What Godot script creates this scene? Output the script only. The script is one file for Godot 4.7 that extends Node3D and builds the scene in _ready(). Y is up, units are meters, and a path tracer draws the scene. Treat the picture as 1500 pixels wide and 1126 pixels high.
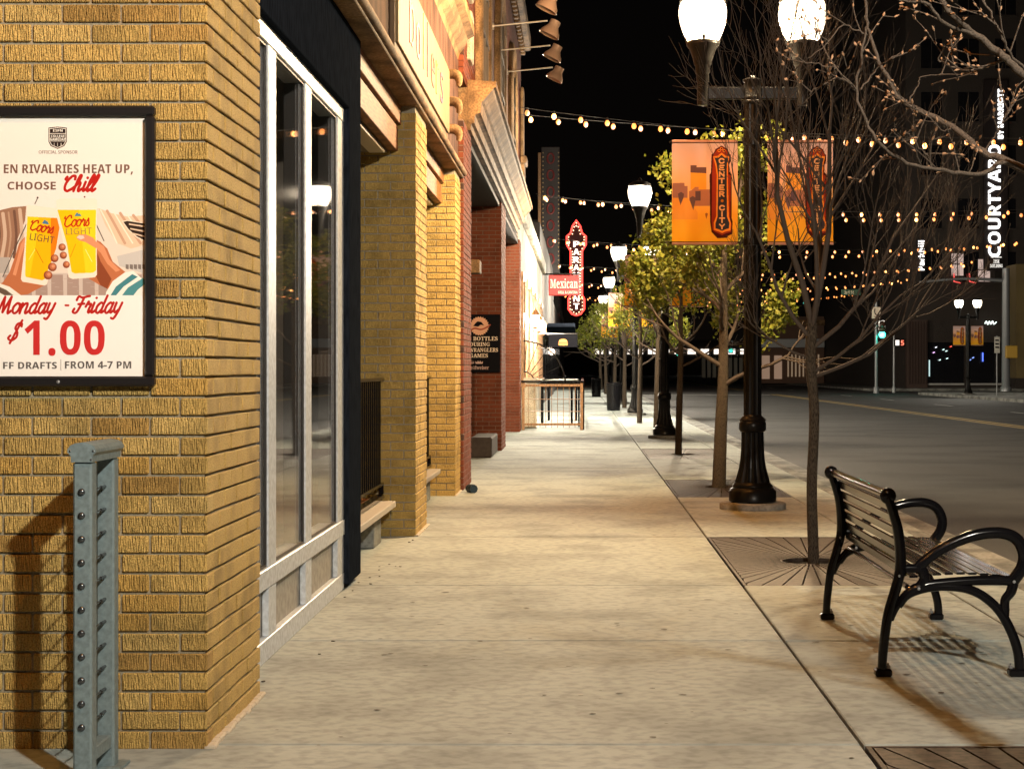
extends Node3D
# A downtown pavement at night: brick storefronts on the left, lamps, trees and a bench on the right.
# x is right, y up, the street runs along -z; distances along the street are written as d = -z.

const EYE := 1.31
const FOCAL := 2450.0      # of a picture 1500 wide
const COURSE := 0.0677
var rng := RandomNumberGenerator.new()
var mats := {}
var used := {}
var tex := {}

# ------------------------------------------------------------------ small helpers
func C(r: float, g: float, b: float) -> Color:
	return Color(r, g, b).linear_to_srgb()

func at(px: float, py: float, d: float) -> Vector3:
	return Vector3((px - 850.0) * d / FOCAL, EYE - (py - 540.0) * d / FOCAL, -d)

func numbered(called: String) -> String:
	if not used.has(called):
		used[called] = 0
		return called
	used[called] += 1
	return "%s_%03d" % [called, used[called]]

func thing(called: String, label: String, category: String, where := Vector3.ZERO, group := "") -> Node3D:
	var o := Node3D.new()
	o.name = numbered(called)
	add_child(o)
	o.position = where
	o.set_meta("label", label)
	o.set_meta("category", category)
	if group:
		o.set_meta("group", group)
	return o

func ground_piece(called: String) -> Node3D:
	var o := Node3D.new()
	o.name = numbered(called)
	add_child(o)
	o.set_meta("kind", "structure")
	return o

func copy(o: Node3D, label: String, where: Vector3) -> Node3D:
	var base_name := String(o.name)
	var c: Node3D = o.duplicate()
	c.name = numbered(base_name)
	add_child(c)
	c.position = where
	c.set_meta("label", label)
	return c

func S() -> SurfaceTool:
	var st := SurfaceTool.new()
	st.begin(Mesh.PRIMITIVE_TRIANGLES)
	return st

func part(parent: Node, called: String, st, m: Material, where := Vector3.ZERO) -> MeshInstance3D:
	var o := MeshInstance3D.new()
	o.mesh = st.commit() if st is SurfaceTool else st
	o.material_override = m
	o.name = called
	parent.add_child(o, true)
	o.position = where
	return o

func omni(parent: Node, called: String, where: Vector3, color: Color, energy: float, size: float) -> OmniLight3D:
	var l := OmniLight3D.new()
	l.name = called
	l.light_color = color
	l.light_energy = energy
	l.light_size = size
	l.omni_range = 60.0
	l.omni_attenuation = 2.0
	l.shadow_enabled = true
	parent.add_child(l, true)
	l.position = where
	return l

# ------------------------------------------------------------------ geometry
func tri(st: SurfaceTool, a: Vector3, b: Vector3, c: Vector3, na: Vector3, nb: Vector3, nc: Vector3, ua := Vector2.ZERO, ub := Vector2.ZERO, uc := Vector2.ZERO) -> void:
	if (b - a).cross(c - a).dot(na + nb + nc) > 0.0:
		var t := b; b = c; c = t
		t = nb; nb = nc; nc = t
		var u := ub; ub = uc; uc = u
	st.set_normal(na); st.set_uv(ua); st.add_vertex(a)
	st.set_normal(nb); st.set_uv(ub); st.add_vertex(b)
	st.set_normal(nc); st.set_uv(uc); st.add_vertex(c)

func flat4(st: SurfaceTool, a: Vector3, b: Vector3, c: Vector3, d: Vector3, n: Vector3) -> void:
	tri(st, a, b, c, n, n, n, Vector2(0, 1), Vector2(1, 1), Vector2(1, 0))
	tri(st, a, c, d, n, n, n, Vector2(0, 1), Vector2(1, 0), Vector2(0, 0))

# a box with chamfered edges; B turns it
func box(st: SurfaceTool, lo: Vector3, hi: Vector3, bevel := 0.0, B := Basis.IDENTITY, pivot := Vector3.ZERO) -> void:
	var c := (lo + hi) * 0.5
	var h := (hi - lo) * 0.5
	h = Vector3(absf(h.x), absf(h.y), absf(h.z))
	var e := minf(bevel, minf(h.x, minf(h.y, h.z)) * 0.45)
	var ax := [Vector3.RIGHT, Vector3.UP, Vector3.BACK]
	for k in 3:
		var n: Vector3 = ax[k]
		var u: Vector3 = ax[(k + 1) % 3]
		var v: Vector3 = ax[(k + 2) % 3]
		var hn := h[k]
		var hu: float = h[(k + 1) % 3] - e
		var hv: float = h[(k + 2) % 3] - e
		for s in [-1.0, 1.0]:
			var q := [c + n * (hn * s) - u * hu - v * hv, c + n * (hn * s) + u * hu - v * hv, c + n * (hn * s) + u * hu + v * hv, c + n * (hn * s) - u * hu + v * hv]
			for i in 4:
				q[i] = pivot + B * (q[i] - pivot)
			flat4(st, q[0], q[1], q[2], q[3], B * (n * s))
		if e > 0.0:
			for s in [-1.0, 1.0]:
				for t in [-1.0, 1.0]:
					var hu2: float = h[(k + 1) % 3]
					var hv2: float = h[(k + 2) % 3]
					var q := [
						c - n * (hn - e) + u * (hu2 * s) + v * ((hv2 - e) * t), c + n * (hn - e) + u * (hu2 * s) + v * ((hv2 - e) * t),
						c + n * (hn - e) + u * ((hu2 - e) * s) + v * (hv2 * t), c - n * (hn - e) + u * ((hu2 - e) * s) + v * (hv2 * t)]
					for i in 4:
						q[i] = pivot + B * (q[i] - pivot)
					flat4(st, q[0], q[1], q[2], q[3], B * ((u * s + v * t).normalized()))
	if e > 0.0:
		for sx in [-1.0, 1.0]:
			for sy in [-1.0, 1.0]:
				for sz in [-1.0, 1.0]:
					var s3 := Vector3(sx, sy, sz)
					var a := c + Vector3(h.x, h.y - e, h.z - e) * s3
					var b := c + Vector3(h.x - e, h.y, h.z - e) * s3
					var d := c + Vector3(h.x - e, h.y - e, h.z) * s3
					var n := B * s3.normalized()
					tri(st, pivot + B * (a - pivot), pivot + B * (b - pivot), pivot + B * (d - pivot), n, n, n)

# xd: a box given by x range, y range and range of d along the street
func slab(st: SurfaceTool, x0: float, x1: float, y0: float, y1: float, d0: float, d1: float, bevel := 0.0) -> void:
	box(st, Vector3(minf(x0, x1), minf(y0, y1), -maxf(d0, d1)), Vector3(maxf(x0, x1), maxf(y0, y1), -minf(d0, d1)), bevel)

# a tube along points; radii may be a number or one per point; fl flattens the section along the up vector
func tube(st: SurfaceTool, pts: Array, radii, sides := 8, caps := true, fl := 1.0, up := Vector3.UP) -> void:
	var rings := []
	var norms := []
	var n := pts.size()
	var s := Vector3.ZERO
	for i in n:
		var t: Vector3 = (pts[mini(i + 1, n - 1)] - pts[maxi(i - 1, 0)]).normalized()
		var r: float = radii[i] if radii is Array else radii
		if i == 0:
			s = up.cross(t)
			if s.length() < 0.1:
				s = Vector3.RIGHT.cross(t)
				if s.length() < 0.1:
					s = Vector3.BACK.cross(t)
		else:
			s = s - t * s.dot(t)
		s = s.normalized()
		var w := t.cross(s).normalized()
		var ring := []
		var nn := []
		for k in sides:
			var a := TAU * k / sides
			ring.append(pts[i] + s * (cos(a) * r) + w * (sin(a) * r * fl))
			nn.append((s * (cos(a) * fl) + w * sin(a)).normalized())
		rings.append(ring)
		norms.append(nn)
	for i in n - 1:
		for k in sides:
			var k2 := (k + 1) % sides
			tri(st, rings[i][k], rings[i + 1][k], rings[i + 1][k2], norms[i][k], norms[i + 1][k], norms[i + 1][k2])
			tri(st, rings[i][k], rings[i + 1][k2], rings[i][k2], norms[i][k], norms[i + 1][k2], norms[i][k2])
	if caps:
		for e in [0, n - 1]:
			var m: Vector3 = (pts[e] - pts[1 if e == 0 else n - 2]).normalized()
			for k in sides:
				tri(st, pts[e], rings[e][k], rings[e][(k + 1) % sides], m, m, m)

func lathe(st: SurfaceTool, profile: Array, segs := 20, c := Vector3.ZERO, flutes := 0, depth := 0.0, sharp := 0.5) -> void:
	# profile: [r, y] from bottom to top; corners turning more than «sharp» stay crisp
	var n := profile.size()
	var face := []
	for i in n - 1:
		var dr: float = profile[i + 1][0] - profile[i][0]
		var dy: float = profile[i + 1][1] - profile[i][1]
		face.append(Vector2(dy, -dr).normalized())
	for i in n - 1:
		var na: Vector2 = face[i]
		var nb: Vector2 = face[i]
		if i > 0 and face[i].dot(face[i - 1]) > sharp:
			na = (face[i] + face[i - 1]).normalized()
		if i < n - 2 and face[i].dot(face[i + 1]) > sharp:
			nb = (face[i] + face[i + 1]).normalized()
		for k in segs:
			var a0 := TAU * k / segs
			var a1 := TAU * (k + 1) / segs
			var f0 := 1.0
			var f1 := 1.0
			if flutes > 0:
				f0 = 1.0 - depth * absf(sin(a0 * flutes * 0.5))
				f1 = 1.0 - depth * absf(sin(a1 * flutes * 0.5))
			var e0 := Vector3(cos(a0), 0, sin(a0))
			var e1 := Vector3(cos(a1), 0, sin(a1))
			var p00: Vector3 = c + e0 * (profile[i][0] * f0) + Vector3.UP * profile[i][1]
			var p01: Vector3 = c + e1 * (profile[i][0] * f1) + Vector3.UP * profile[i][1]
			var p10: Vector3 = c + e0 * (profile[i + 1][0] * f0) + Vector3.UP * profile[i + 1][1]
			var p11: Vector3 = c + e1 * (profile[i + 1][0] * f1) + Vector3.UP * profile[i + 1][1]
			var n00 := e0 * na.x + Vector3.UP * na.y
			var n01 := e1 * na.x + Vector3.UP * na.y
			var n10 := e0 * nb.x + Vector3.UP * nb.y
			var n11 := e1 * nb.x + Vector3.UP * nb.y
			if flutes > 0:
				var fn := (p10 - p00).cross(p01 - p00).normalized()
				if fn.dot(n00) < 0.0:
					fn = -fn
				if fn.length() > 0.5:
					n00 = fn; n01 = fn; n10 = fn; n11 = fn
			if (p00 - p01).length() > 1e-6:
				tri(st, p00, p10, p01, n00, n10, n01)
			if (p10 - p11).length() > 1e-6:
				tri(st, p10, p11, p01, n10, n11, n01)

# extrude a 2D outline; X and Y of the outline run along ex and ey, the thickness along ez
func prism(st: SurfaceTool, outline: PackedVector2Array, thick: float, o: Vector3, ex: Vector3, ey: Vector3, ez: Vector3) -> void:
	var idx := Geometry2D.triangulate_polygon(outline)
	for i in range(0, idx.size(), 3):
		var p := []
		for k in 3:
			var q := outline[idx[i + k]]
			p.append(o + ex * q.x + ey * q.y)
		tri(st, p[0], p[1], p[2], -ez, -ez, -ez)
		tri(st, p[0] + ez * thick, p[1] + ez * thick, p[2] + ez * thick, ez, ez, ez)
	var cw := Geometry2D.is_polygon_clockwise(outline)
	for i in outline.size():
		var a := outline[i]
		var b := outline[(i + 1) % outline.size()]
		var e := (b - a).normalized()
		var m := Vector2(e.y, -e.x) * (-1.0 if cw else 1.0)
		var n := ex * m.x + ey * m.y
		var pa := o + ex * a.x + ey * a.y
		var pb := o + ex * b.x + ey * b.y
		flat4(st, pa, pb, pb + ez * thick, pa + ez * thick, n)

func spline(pts: Array, steps := 6) -> Array:
	var out := []
	var n := pts.size()
	for i in n - 1:
		var p0 = pts[maxi(i - 1, 0)]
		var p1 = pts[i]
		var p2 = pts[i + 1]
		var p3 = pts[mini(i + 2, n - 1)]
		for k in steps:
			var t := float(k) / steps
			out.append(0.5 * ((2.0 * p1) + (p2 - p0) * t + (2.0 * p0 - 5.0 * p1 + 4.0 * p2 - p3) * t * t + (3.0 * p1 - p0 - 3.0 * p2 + p3) * t * t * t))
	out.append(pts[n - 1])
	return out

# lettering as thin solid type, fitted to a width and a height
func lettering(parent: Node, called: String, s: String, c: Vector3, w: float, h: float, m: Material, B := Basis.IDENTITY, thick := 0.004, fontname := "Droid Sans", heavy := true) -> MeshInstance3D:
	var f := SystemFont.new()
	f.font_names = PackedStringArray([fontname])
	f.font_weight = 700 if heavy else 400
	var t := TextMesh.new()
	t.font = f
	t.font_size = 48
	t.pixel_size = 0.01
	t.depth = 0.1
	t.curve_step = 1.5
	t.text = s
	var b := t.get_aabb()
	var k := Vector3(w / maxf(b.size.x, 0.001), h / maxf(b.size.y, 0.001), thick / 0.1)
	var o := MeshInstance3D.new()
	o.mesh = t
	o.material_override = m
	o.name = called
	parent.add_child(o, true)
	var mid := b.position + b.size * 0.5
	var L := B * Basis.from_scale(k)
	o.transform = Transform3D(L, c - L * mid)
	return o

# ------------------------------------------------------------------ materials
func noise_tex(key: String, freq: float, lo: float, hi: float, octaves := 4, size := 512, kind := FastNoiseLite.TYPE_SIMPLEX_SMOOTH, normal := 0.0) -> NoiseTexture2D:
	if tex.has(key):
		return tex[key]
	var f := FastNoiseLite.new()
	f.noise_type = kind
	f.frequency = freq
	f.fractal_octaves = octaves
	f.seed = key.hash() % 10000
	var t := NoiseTexture2D.new()
	t.width = size
	t.height = size
	t.seamless = true
	t.noise = f
	if normal > 0.0:
		t.as_normal_map = true
		t.bump_strength = normal
	else:
		var g := Gradient.new()
		g.set_color(0, Color(lo, lo, lo))
		g.set_color(1, Color(hi, hi, hi))
		t.color_ramp = g
	tex[key] = t
	return t

func mat(key: String, c: Color, rough := 0.7, metal := 0.0, spec := 0.5) -> StandardMaterial3D:
	if mats.has(key):
		return mats[key]
	var m := StandardMaterial3D.new()
	m.resource_name = key
	m.albedo_color = c
	m.roughness = rough
	m.metallic = metal
	m.metallic_specular = spec
	mats[key] = m
	return m

func grain(m: StandardMaterial3D, t: Texture2D, scale: Vector3, t2: Texture2D = null, scale2 := Vector3.ONE) -> void:
	m.albedo_texture = t
	m.uv1_triplanar = true
	m.uv1_world_triplanar = true
	m.uv1_scale = scale
	m.uv1_triplanar_sharpness = 8.0
	if t2:
		m.detail_enabled = true
		m.detail_albedo = t2
		m.detail_blend_mode = BaseMaterial3D.BLEND_MODE_MUL
		m.detail_uv_layer = BaseMaterial3D.DETAIL_UV_2
		m.uv2_triplanar = true
		m.uv2_world_triplanar = true
		m.uv2_scale = scale2
		m.uv2_triplanar_sharpness = 8.0

func glow(key: String, c: Color, energy: float, body := Color(0.8, 0.8, 0.8)) -> StandardMaterial3D:
	if mats.has(key):
		return mats[key]
	var m := mat(key, body, 0.4)
	m.emission_enabled = true
	m.emission = c
	m.emission_energy_multiplier = energy
	return m

# vertical scratches of rug-faced brick, as a relief
func scratch_tex() -> ImageTexture:
	if tex.has("scratch"):
		return tex["scratch"]
	var n := 512
	var f := FastNoiseLite.new()
	f.seed = 11
	f.frequency = 1.0
	f.fractal_octaves = 2
	var im := Image.create(n, n, false, Image.FORMAT_L8)
	for y in n:
		for x in n:
			var v := 0.5 + 0.75 * f.get_noise_2d(x * 0.11, y * 0.012) + 0.30 * f.get_noise_2d(x * 0.25 + 300.0, y * 0.10)
			im.set_pixel(x, y, Color(v, v, v))
	var t := ImageTexture.create_from_image(im)
	tex["scratch"] = t
	return t

func brick_mat(key: String, c: Color, ribbed: bool) -> StandardMaterial3D:
	var m := mat(key, c, 0.85, 0.0, 0.35)
	if m.albedo_texture == null:
		grain(m, noise_tex("brick_grain", 0.09, 0.70, 1.30, 4), Vector3(2.6, 2.6, 2.6), noise_tex("brick_patch", 0.012, 0.80, 1.2, 3), Vector3(0.45, 0.45, 0.45))
		m.heightmap_enabled = true
		m.heightmap_texture = scratch_tex() if ribbed else noise_tex("brick_pits", 0.12, 0.0, 1.0, 3)
		m.heightmap_scale = 0.9 if ribbed else 0.25
	return m

func setup_materials() -> void:
	var m := mat("pavement concrete", C(0.34, 0.385, 0.37), 0.82, 0.0, 0.35)
	grain(m, noise_tex("broom_soft", 0.03, 0.84, 1.10, 6), Vector3(0.7, 0.7, 0.8), noise_tex("concrete_blotch", 0.008, 0.80, 1.15, 5), Vector3(0.24, 0.24, 0.24))
	m.heightmap_enabled = true
	m.heightmap_texture = noise_tex("broom_relief", 0.05, 0.0, 1.0, 4)
	m.heightmap_scale = 0.12
	m = mat("kerb concrete", C(0.26, 0.265, 0.245), 0.85, 0.0, 0.35)
	grain(m, noise_tex("concrete_fine", 0.05, 0.78, 1.12, 5), Vector3(0.8, 0.8, 0.8), noise_tex("concrete_patch", 0.008, 0.6, 1.2, 4), Vector3(0.3, 0.3, 0.3))
	m = mat("asphalt", C(0.042, 0.042, 0.041), 0.75, 0.0, 0.4)
	grain(m, noise_tex("tarmac", 0.16, 0.45, 1.5, 3), Vector3(1.3, 1.3, 1.3), noise_tex("tarmac_patch", 0.01, 0.62, 1.35, 4), Vector3(0.06, 0.06, 0.10))
	m.heightmap_enabled = true
	m.heightmap_texture = noise_tex("tarmac", 0.16, 0.45, 1.5, 3)
	m.heightmap_scale = 0.5
	m = mat("mortar", C(0.30, 0.265, 0.19), 0.95, 0.0, 0.2)
	grain(m, noise_tex("concrete_fine", 0.05, 0.78, 1.12, 5), Vector3(3, 3, 3))
	m = mat("stone", C(0.27, 0.165, 0.08), 0.8, 0.0, 0.3)
	grain(m, noise_tex("stone_grain", 0.05, 0.68, 1.15, 5), Vector3(1.2, 1.2, 1.2), noise_tex("concrete_patch", 0.008, 0.66, 1.22, 4), Vector3(0.5, 0.5, 0.5))
	m = mat("black iron", C(0.005, 0.005, 0.006), 0.14, 0.0, 0.34)
	m = mat("lamp metal", C(0.006, 0.006, 0.006), 0.3, 0.0, 0.24)
	m = mat("rusted iron", C(0.06, 0.044, 0.034), 0.7, 0.3, 0.4)
	grain(m, noise_tex("rust", 0.03, 0.5, 1.4, 5), Vector3(1.5, 1.5, 1.5), noise_tex("broom", 0.02, 0.62, 1.18, 5), Vector3(0.5, 0.5, 2.0))
	m = mat("window frame white", C(0.58, 0.63, 0.68), 0.45, 0.0, 0.45)
	grain(m, noise_tex("paint", 0.03, 0.82, 1.05, 4), Vector3(1.5, 1.5, 1.5))
	m = mat("kick panel", C(0.36, 0.34, 0.30), 0.6)
	grain(m, noise_tex("paint", 0.03, 0.82, 1.05, 4), Vector3(1.0, 1.0, 1.0))
	m = mat("dark painted wood", C(0.014, 0.018, 0.026), 0.9, 0.0, 0.0)
	m.specular_mode = BaseMaterial3D.SPECULAR_DISABLED
	grain(m, noise_tex("wood_dark", 0.04, 0.6, 1.35, 4), Vector3(2.0, 0.3, 2.0))
	m = mat("wood board", C(0.26, 0.115, 0.045), 0.65, 0.0, 0.35)
	grain(m, noise_tex("wood_grain", 0.035, 0.55, 1.25, 5), Vector3(0.5, 4.0, 0.25))
	m = mat("stucco", C(0.12, 0.068, 0.052), 0.9, 0.0, 0.2)
	grain(m, noise_tex("stucco_grain", 0.14, 0.4, 1.5, 3), Vector3(2.0, 2.0, 2.0), noise_tex("concrete_patch", 0.008, 0.66, 1.22, 4), Vector3(0.6, 0.25, 0.6))
	m = mat("sign cream", C(0.235, 0.165, 0.068), 0.7)
	grain(m, noise_tex("sign_streaks", 0.02, 0.78, 1.08, 4), Vector3(2.0, 0.3, 2.0))
	m = mat("white render wall", C(0.62, 0.55, 0.42), 0.85)
	grain(m, noise_tex("stone_grain", 0.05, 0.68, 1.15, 5), Vector3(1.2, 1.2, 1.2), noise_tex("concrete_patch", 0.008, 0.66, 1.22, 4), Vector3(0.3, 0.3, 0.3))
	m = mat("bark", C(0.078, 0.06, 0.043), 0.9, 0.0, 0.25)
	grain(m, noise_tex("bark_grain", 0.05, 0.4, 1.5, 5), Vector3(5.0, 1.1, 5.0))
	m.heightmap_enabled = true
	m.heightmap_texture = noise_tex("bark_grain", 0.05, 0.4, 1.5, 5)
	m.heightmap_scale = 2.0
	m = mat("twig", C(0.065, 0.05, 0.04), 0.85, 0.0, 0.25)
	m = mat("limb", C(0.088, 0.068, 0.052), 0.85, 0.0, 0.25)
	grain(m, noise_tex("bark_grain", 0.05, 0.4, 1.5, 5), Vector3(6.0, 6.0, 6.0))
	m = mat("galvanised", C(0.26, 0.27, 0.28), 0.5, 0.6, 0.5)
	m = mat("railing paint", C(0.215, 0.29, 0.315), 0.42, 0.25, 0.5)
	grain(m, noise_tex("paint", 0.03, 0.82, 1.05, 4), Vector3(2.5, 2.5, 2.5))
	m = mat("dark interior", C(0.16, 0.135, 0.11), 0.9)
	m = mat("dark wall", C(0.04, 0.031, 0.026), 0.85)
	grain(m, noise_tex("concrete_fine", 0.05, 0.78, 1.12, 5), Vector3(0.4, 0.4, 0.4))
	m = mat("window glass", Color(0.3, 0.33, 0.32, 0.03), 0.02, 0.0, 0.42)
	m.transparency = BaseMaterial3D.TRANSPARENCY_ALPHA
	m = mat("copper wood", C(0.36, 0.19, 0.085), 0.55)
	grain(m, noise_tex("wood_grain", 0.035, 0.55, 1.25, 5), Vector3(2, 0.4, 2))
	m = mat("yellow paint", C(0.50, 0.33, 0.05), 0.7)
	grain(m, noise_tex("worn_paint", 0.06, 0.35, 1.1, 4), Vector3(0.8, 0.8, 0.8))
	m = mat("white paint", C(0.5, 0.5, 0.48), 0.7)
	grain(m, noise_tex("worn_paint", 0.06, 0.35, 1.1, 4), Vector3(0.8, 0.8, 0.8))

# ------------------------------------------------------------------ ground
func build_ground() -> void:
	var g := ground_piece("ground")
	var st := S()
	slab(st, -120, 160, -1.2, -0.30, -40, 520)
	part(g, "earth", st, mat("dark wall", Color.BLACK))
	# road
	var r := ground_piece("road")
	st = S()
	slab(st, 3.2, 18.6, -0.29, -0.12, -30, 500)
	part(r, "asphalt", st, mat("asphalt", Color.BLACK))
	st = S()
	slab(st, 18.6, 110, -0.29, -0.12, 96, 107)
	part(r, "asphalt", st, mat("asphalt", Color.BLACK))
	for x in [10.6, 10.92]:
		st = S()
		slab(st, x, x + 0.11, -0.121, -0.116, -10, 93)
		slab(st, x, x + 0.11, -0.121, -0.116, 112, 400)
		part(r, "yellow_line", st, mat("yellow paint", Color.BLACK))
	for k in 30:
		var d := 4.0 + k * 12.0
		if d > 90 and d < 112:
			continue
		st = S()
		slab(st, 14.2, 14.31, -0.121, -0.116, d, d + 3.2)
		part(r, "lane_dash", st, mat("white paint", Color.BLACK))
	st = S()
	slab(st, 3.4, 10.4, -0.121, -0.116, 91.5, 92.1)
	part(r, "stop_line", st, mat("white paint", Color.BLACK))
	# kerb and gutter
	var k1 := ground_piece("kerb")
	var d := -12.0
	while d < 60.0:
		st = S()
		slab(st, 2.63, 2.785, -0.29, 0.0, d, d + 3.04, 0.018)
		part(k1, "kerb_stone", st, mat("kerb concrete", Color.BLACK))
		d += 3.05
	st = S()
	slab(st, 2.63, 2.785, -0.29, 0.0, d, 420, 0.018)
	part(k1, "kerb_stone", st, mat("kerb concrete", Color.BLACK))
	st = S()
	slab(st, 2.785, 3.2, -0.29, -0.112, -12, 420)
	part(k1, "gutter", st, mat("kerb concrete", Color.BLACK))
	var k2 := ground_piece("far_kerb")
	st = S()
	slab(st, 18.6, 18.8, -0.29, 0.02, -10, 92)
	slab(st, 18.6, 18.8, -0.29, 0.02, 110, 420)
	slab(st, 18.8, 60, -0.29, 0.02, 92, 92.2)
	part(k2, "kerb_stone", st, mat("kerb concrete", Color.BLACK))
	var fs := ground_piece("far_pavement")
	st = S()
	slab(st, 18.8, 60, -0.29, 0.015, -10, 92)
	slab(st, 18.8, 60, -0.29, 0.015, 110, 420)
	part(fs, "slab", st, mat("kerb concrete", Color.BLACK))
	# pavement: slabs with open joints over a dark bed
	var w := ground_piece("pavement")
	st = S()
	slab(st, -2.6, 2.63, -0.29, -0.045, -12, 420)
	part(w, "bed", st, mat("joint dirt", C(0.035, 0.03, 0.024), 0.95))
	var cuts := [-8.2, -5.2, -2.3, 0.2, 2.9, 5.83, 8.06, 10.12, 13.05, 15.2, 17.05, 19.82, 22.1, 24.3, 27.4, 30.0, 32.9]
	var grates := [[2.9, 5.83], [10.12, 13.05], [17.05, 19.82], [24.3, 27.4]]
	var shades := []
	for i in 4:
		var m: StandardMaterial3D = mats["pavement concrete"].duplicate()
		m.albedo_color = [C(0.34, 0.385, 0.37), C(0.325, 0.365, 0.35), C(0.355, 0.40, 0.385), C(0.335, 0.375, 0.355)][i]
		m.uv1_offset = Vector3(i * 0.37, 0, i * 0.21)
		shades.append(m)
	var j := 0.0075
	var strips := [[-2.6, 0.985], [0.985, 2.175], [2.175, 2.63]]
	for i in cuts.size() - 1:
		for s in 3:
			var open := false
			for q in grates:
				if s == 1 and absf(cuts[i] - q[0]) < 0.01:
					open = true
			if open:
				continue
			st = S()
			var dip := rng.randf_range(-0.0015, 0.0015)
			slab(st, strips[s][0] + j, strips[s][1] - j, -0.1, dip, cuts[i] + j, cuts[i + 1] - j, 0.005)
			part(w, "slab", st, shades[rng.randi() % 4])
	for s in 3:
		st = S()
		slab(st, strips[s][0] + j, strips[s][1] - j, -0.1, 0.0, 32.91, 420, 0.005)
		part(w, "slab", st, shades[s])
	# worn gum spots and small dark stains trodden into the concrete
	st = S()
	for i in 190:
		var dd := rng.randf_range(4.5, 15.0)
		var x := rng.randf_range(-1.1, 2.0)
		if absf(x - 0.985) < 0.05 or (x > 0.96 and (dd > 10.0 and dd < 13.1 or dd < 5.9)):
			continue
		var rr := rng.randf_range(0.004, 0.013) * (1.6 if rng.randf() < 0.12 else 1.0)
		var c := Vector3(x, 0.0035, -dd)
		var ring := []
		for k in 7:
			var a := TAU * k / 7.0
			ring.append(c + Vector3(cos(a) * rr * rng.randf_range(0.8, 1.9), 0, sin(a) * rr * rng.randf_range(0.5, 1.0)))
		for k in 7:
			tri(st, c, ring[k], ring[(k + 1) % 7], Vector3.UP, Vector3.UP, Vector3.UP)
	part(w, "gum_spots", st, mat("gum", C(0.06, 0.055, 0.045), 0.9)).set_meta("kind", "stuff")
	# crumbs of leaf and grit blown against the shopfront
	st = S()
	for i in 16:
		var dd := rng.randf_range(6.9, 13.0)
		var x := -1.37 + absf(rng.randfn(0.0, 0.10))
		var rr := rng.randf_range(0.003, 0.006)
		box(st, Vector3(x - rr * 1.6, 0.002, -dd - rr), Vector3(x + rr * 1.6, 0.002 + rr * 0.8, -dd + rr), 0.002, Basis(Vector3.UP, rng.randf() * 3.0), Vector3(x, 0, -dd))
	part(w, "grit", st, mat("grit", C(0.05, 0.04, 0.03), 0.9)).set_meta("kind", "stuff")
	# a strip of mortar along the foot of the shopfronts
	st = S()
	var edge := [[5.76, 6.72, -1.262], [13.07, 14.0, -1.265], [17.2, 17.95, -1.27]]
	for e in edge:
		var dd: float = e[0]
		while dd < e[1]:
			var x: float = e[2] + rng.randf_range(-0.006, 0.006)
			slab(st, -1.30, x, -0.02, rng.randf_range(0.008, 0.016), dd, dd + 0.06, 0.006)
			dd += 0.058
	part(w, "mortar_edge", st, mat("mortar smear", C(0.45, 0.40, 0.31), 0.95))

# ------------------------------------------------------------------ bricks
var brick_meshes := {}

func brick_mesh(size: Vector3) -> ArrayMesh:
	var key := Vector3i((size * 1000.0).round())
	if not brick_meshes.has(key):
		var st := S()
		box(st, -size * 0.5, size * 0.5, 0.003)
		brick_meshes[key] = st.commit()
	return brick_meshes[key]

# the bricks of one pier: its face towards +z at d0 and its face towards +x at xr
func pier_bricks(xl: float, xr: float, d0: float, d1: float, y0: float, y1: float) -> Array:
	var L := 0.194
	var J := 0.0095
	var T := 0.09
	var H := COURSE - J
	var out := []
	var row := 0
	var y := y0
	while y + H <= y1 + 0.001:
		var lead := row % 2 == 0
		var x := xr if lead else xr - T - J
		while x > xl + 0.03:
			var a := maxf(x - L, xl)
			out.append([Vector3(a, y, -d0 - T), Vector3(x, y + H, -d0), 0])
			x = a - J
		var d := d0 + T + J if lead else d0
		while d < d1 - 0.03:
			var e := minf(d + L, d1)
			if d1 - e < 0.05:
				e = d1
			out.append([Vector3(xr - T, y, -e), Vector3(xr, y + H, -d), 1])
			d = e + J
		y += COURSE
		row += 1
	return out

func seen_size(b: Array) -> float:
	var c: Vector3 = (b[0] + b[1]) * 0.5
	var d := -c.z
	var s: Vector3 = b[1] - b[0]
	var w: float = s.x if b[2] == 0 else s.z * absf(c.x) / d
	return w * s.y / (d * d)

# lay bricks under a parent: the largest in view singly, the rest joined
func lay(parent: Node3D, bricks: Array, singles: int, tones: Array, hide := AABB()) -> void:
	var list := []
	for b in bricks:
		if hide.has_volume() and hide.encloses(AABB(b[0], b[1] - b[0])):
			continue
		list.append(b)
	list.sort_custom(func(p, q): return seen_size(p) > seen_size(q))
	var st := S()
	var rest := 0
	for i in list.size():
		var b: Array = list[i]
		var wob := Vector3(0, 0, rng.randf_range(-0.003, 0.001)) if b[2] == 0 else Vector3(rng.randf_range(-0.003, 0.001), 0, 0)
		wob.y = rng.randf_range(-0.001, 0.001)
		if i < singles:
			var size: Vector3 = b[1] - b[0]
			part(parent, "brick", brick_mesh(size), tones[rng.randi() % tones.size()], (b[0] + b[1]) * 0.5 + wob)
		else:
			box(st, b[0] + wob, b[1] + wob, 0.003)
			rest += 1
	if rest:
		part(parent, "bricks", st, tones[0]).set_meta("kind", "stuff")

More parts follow.
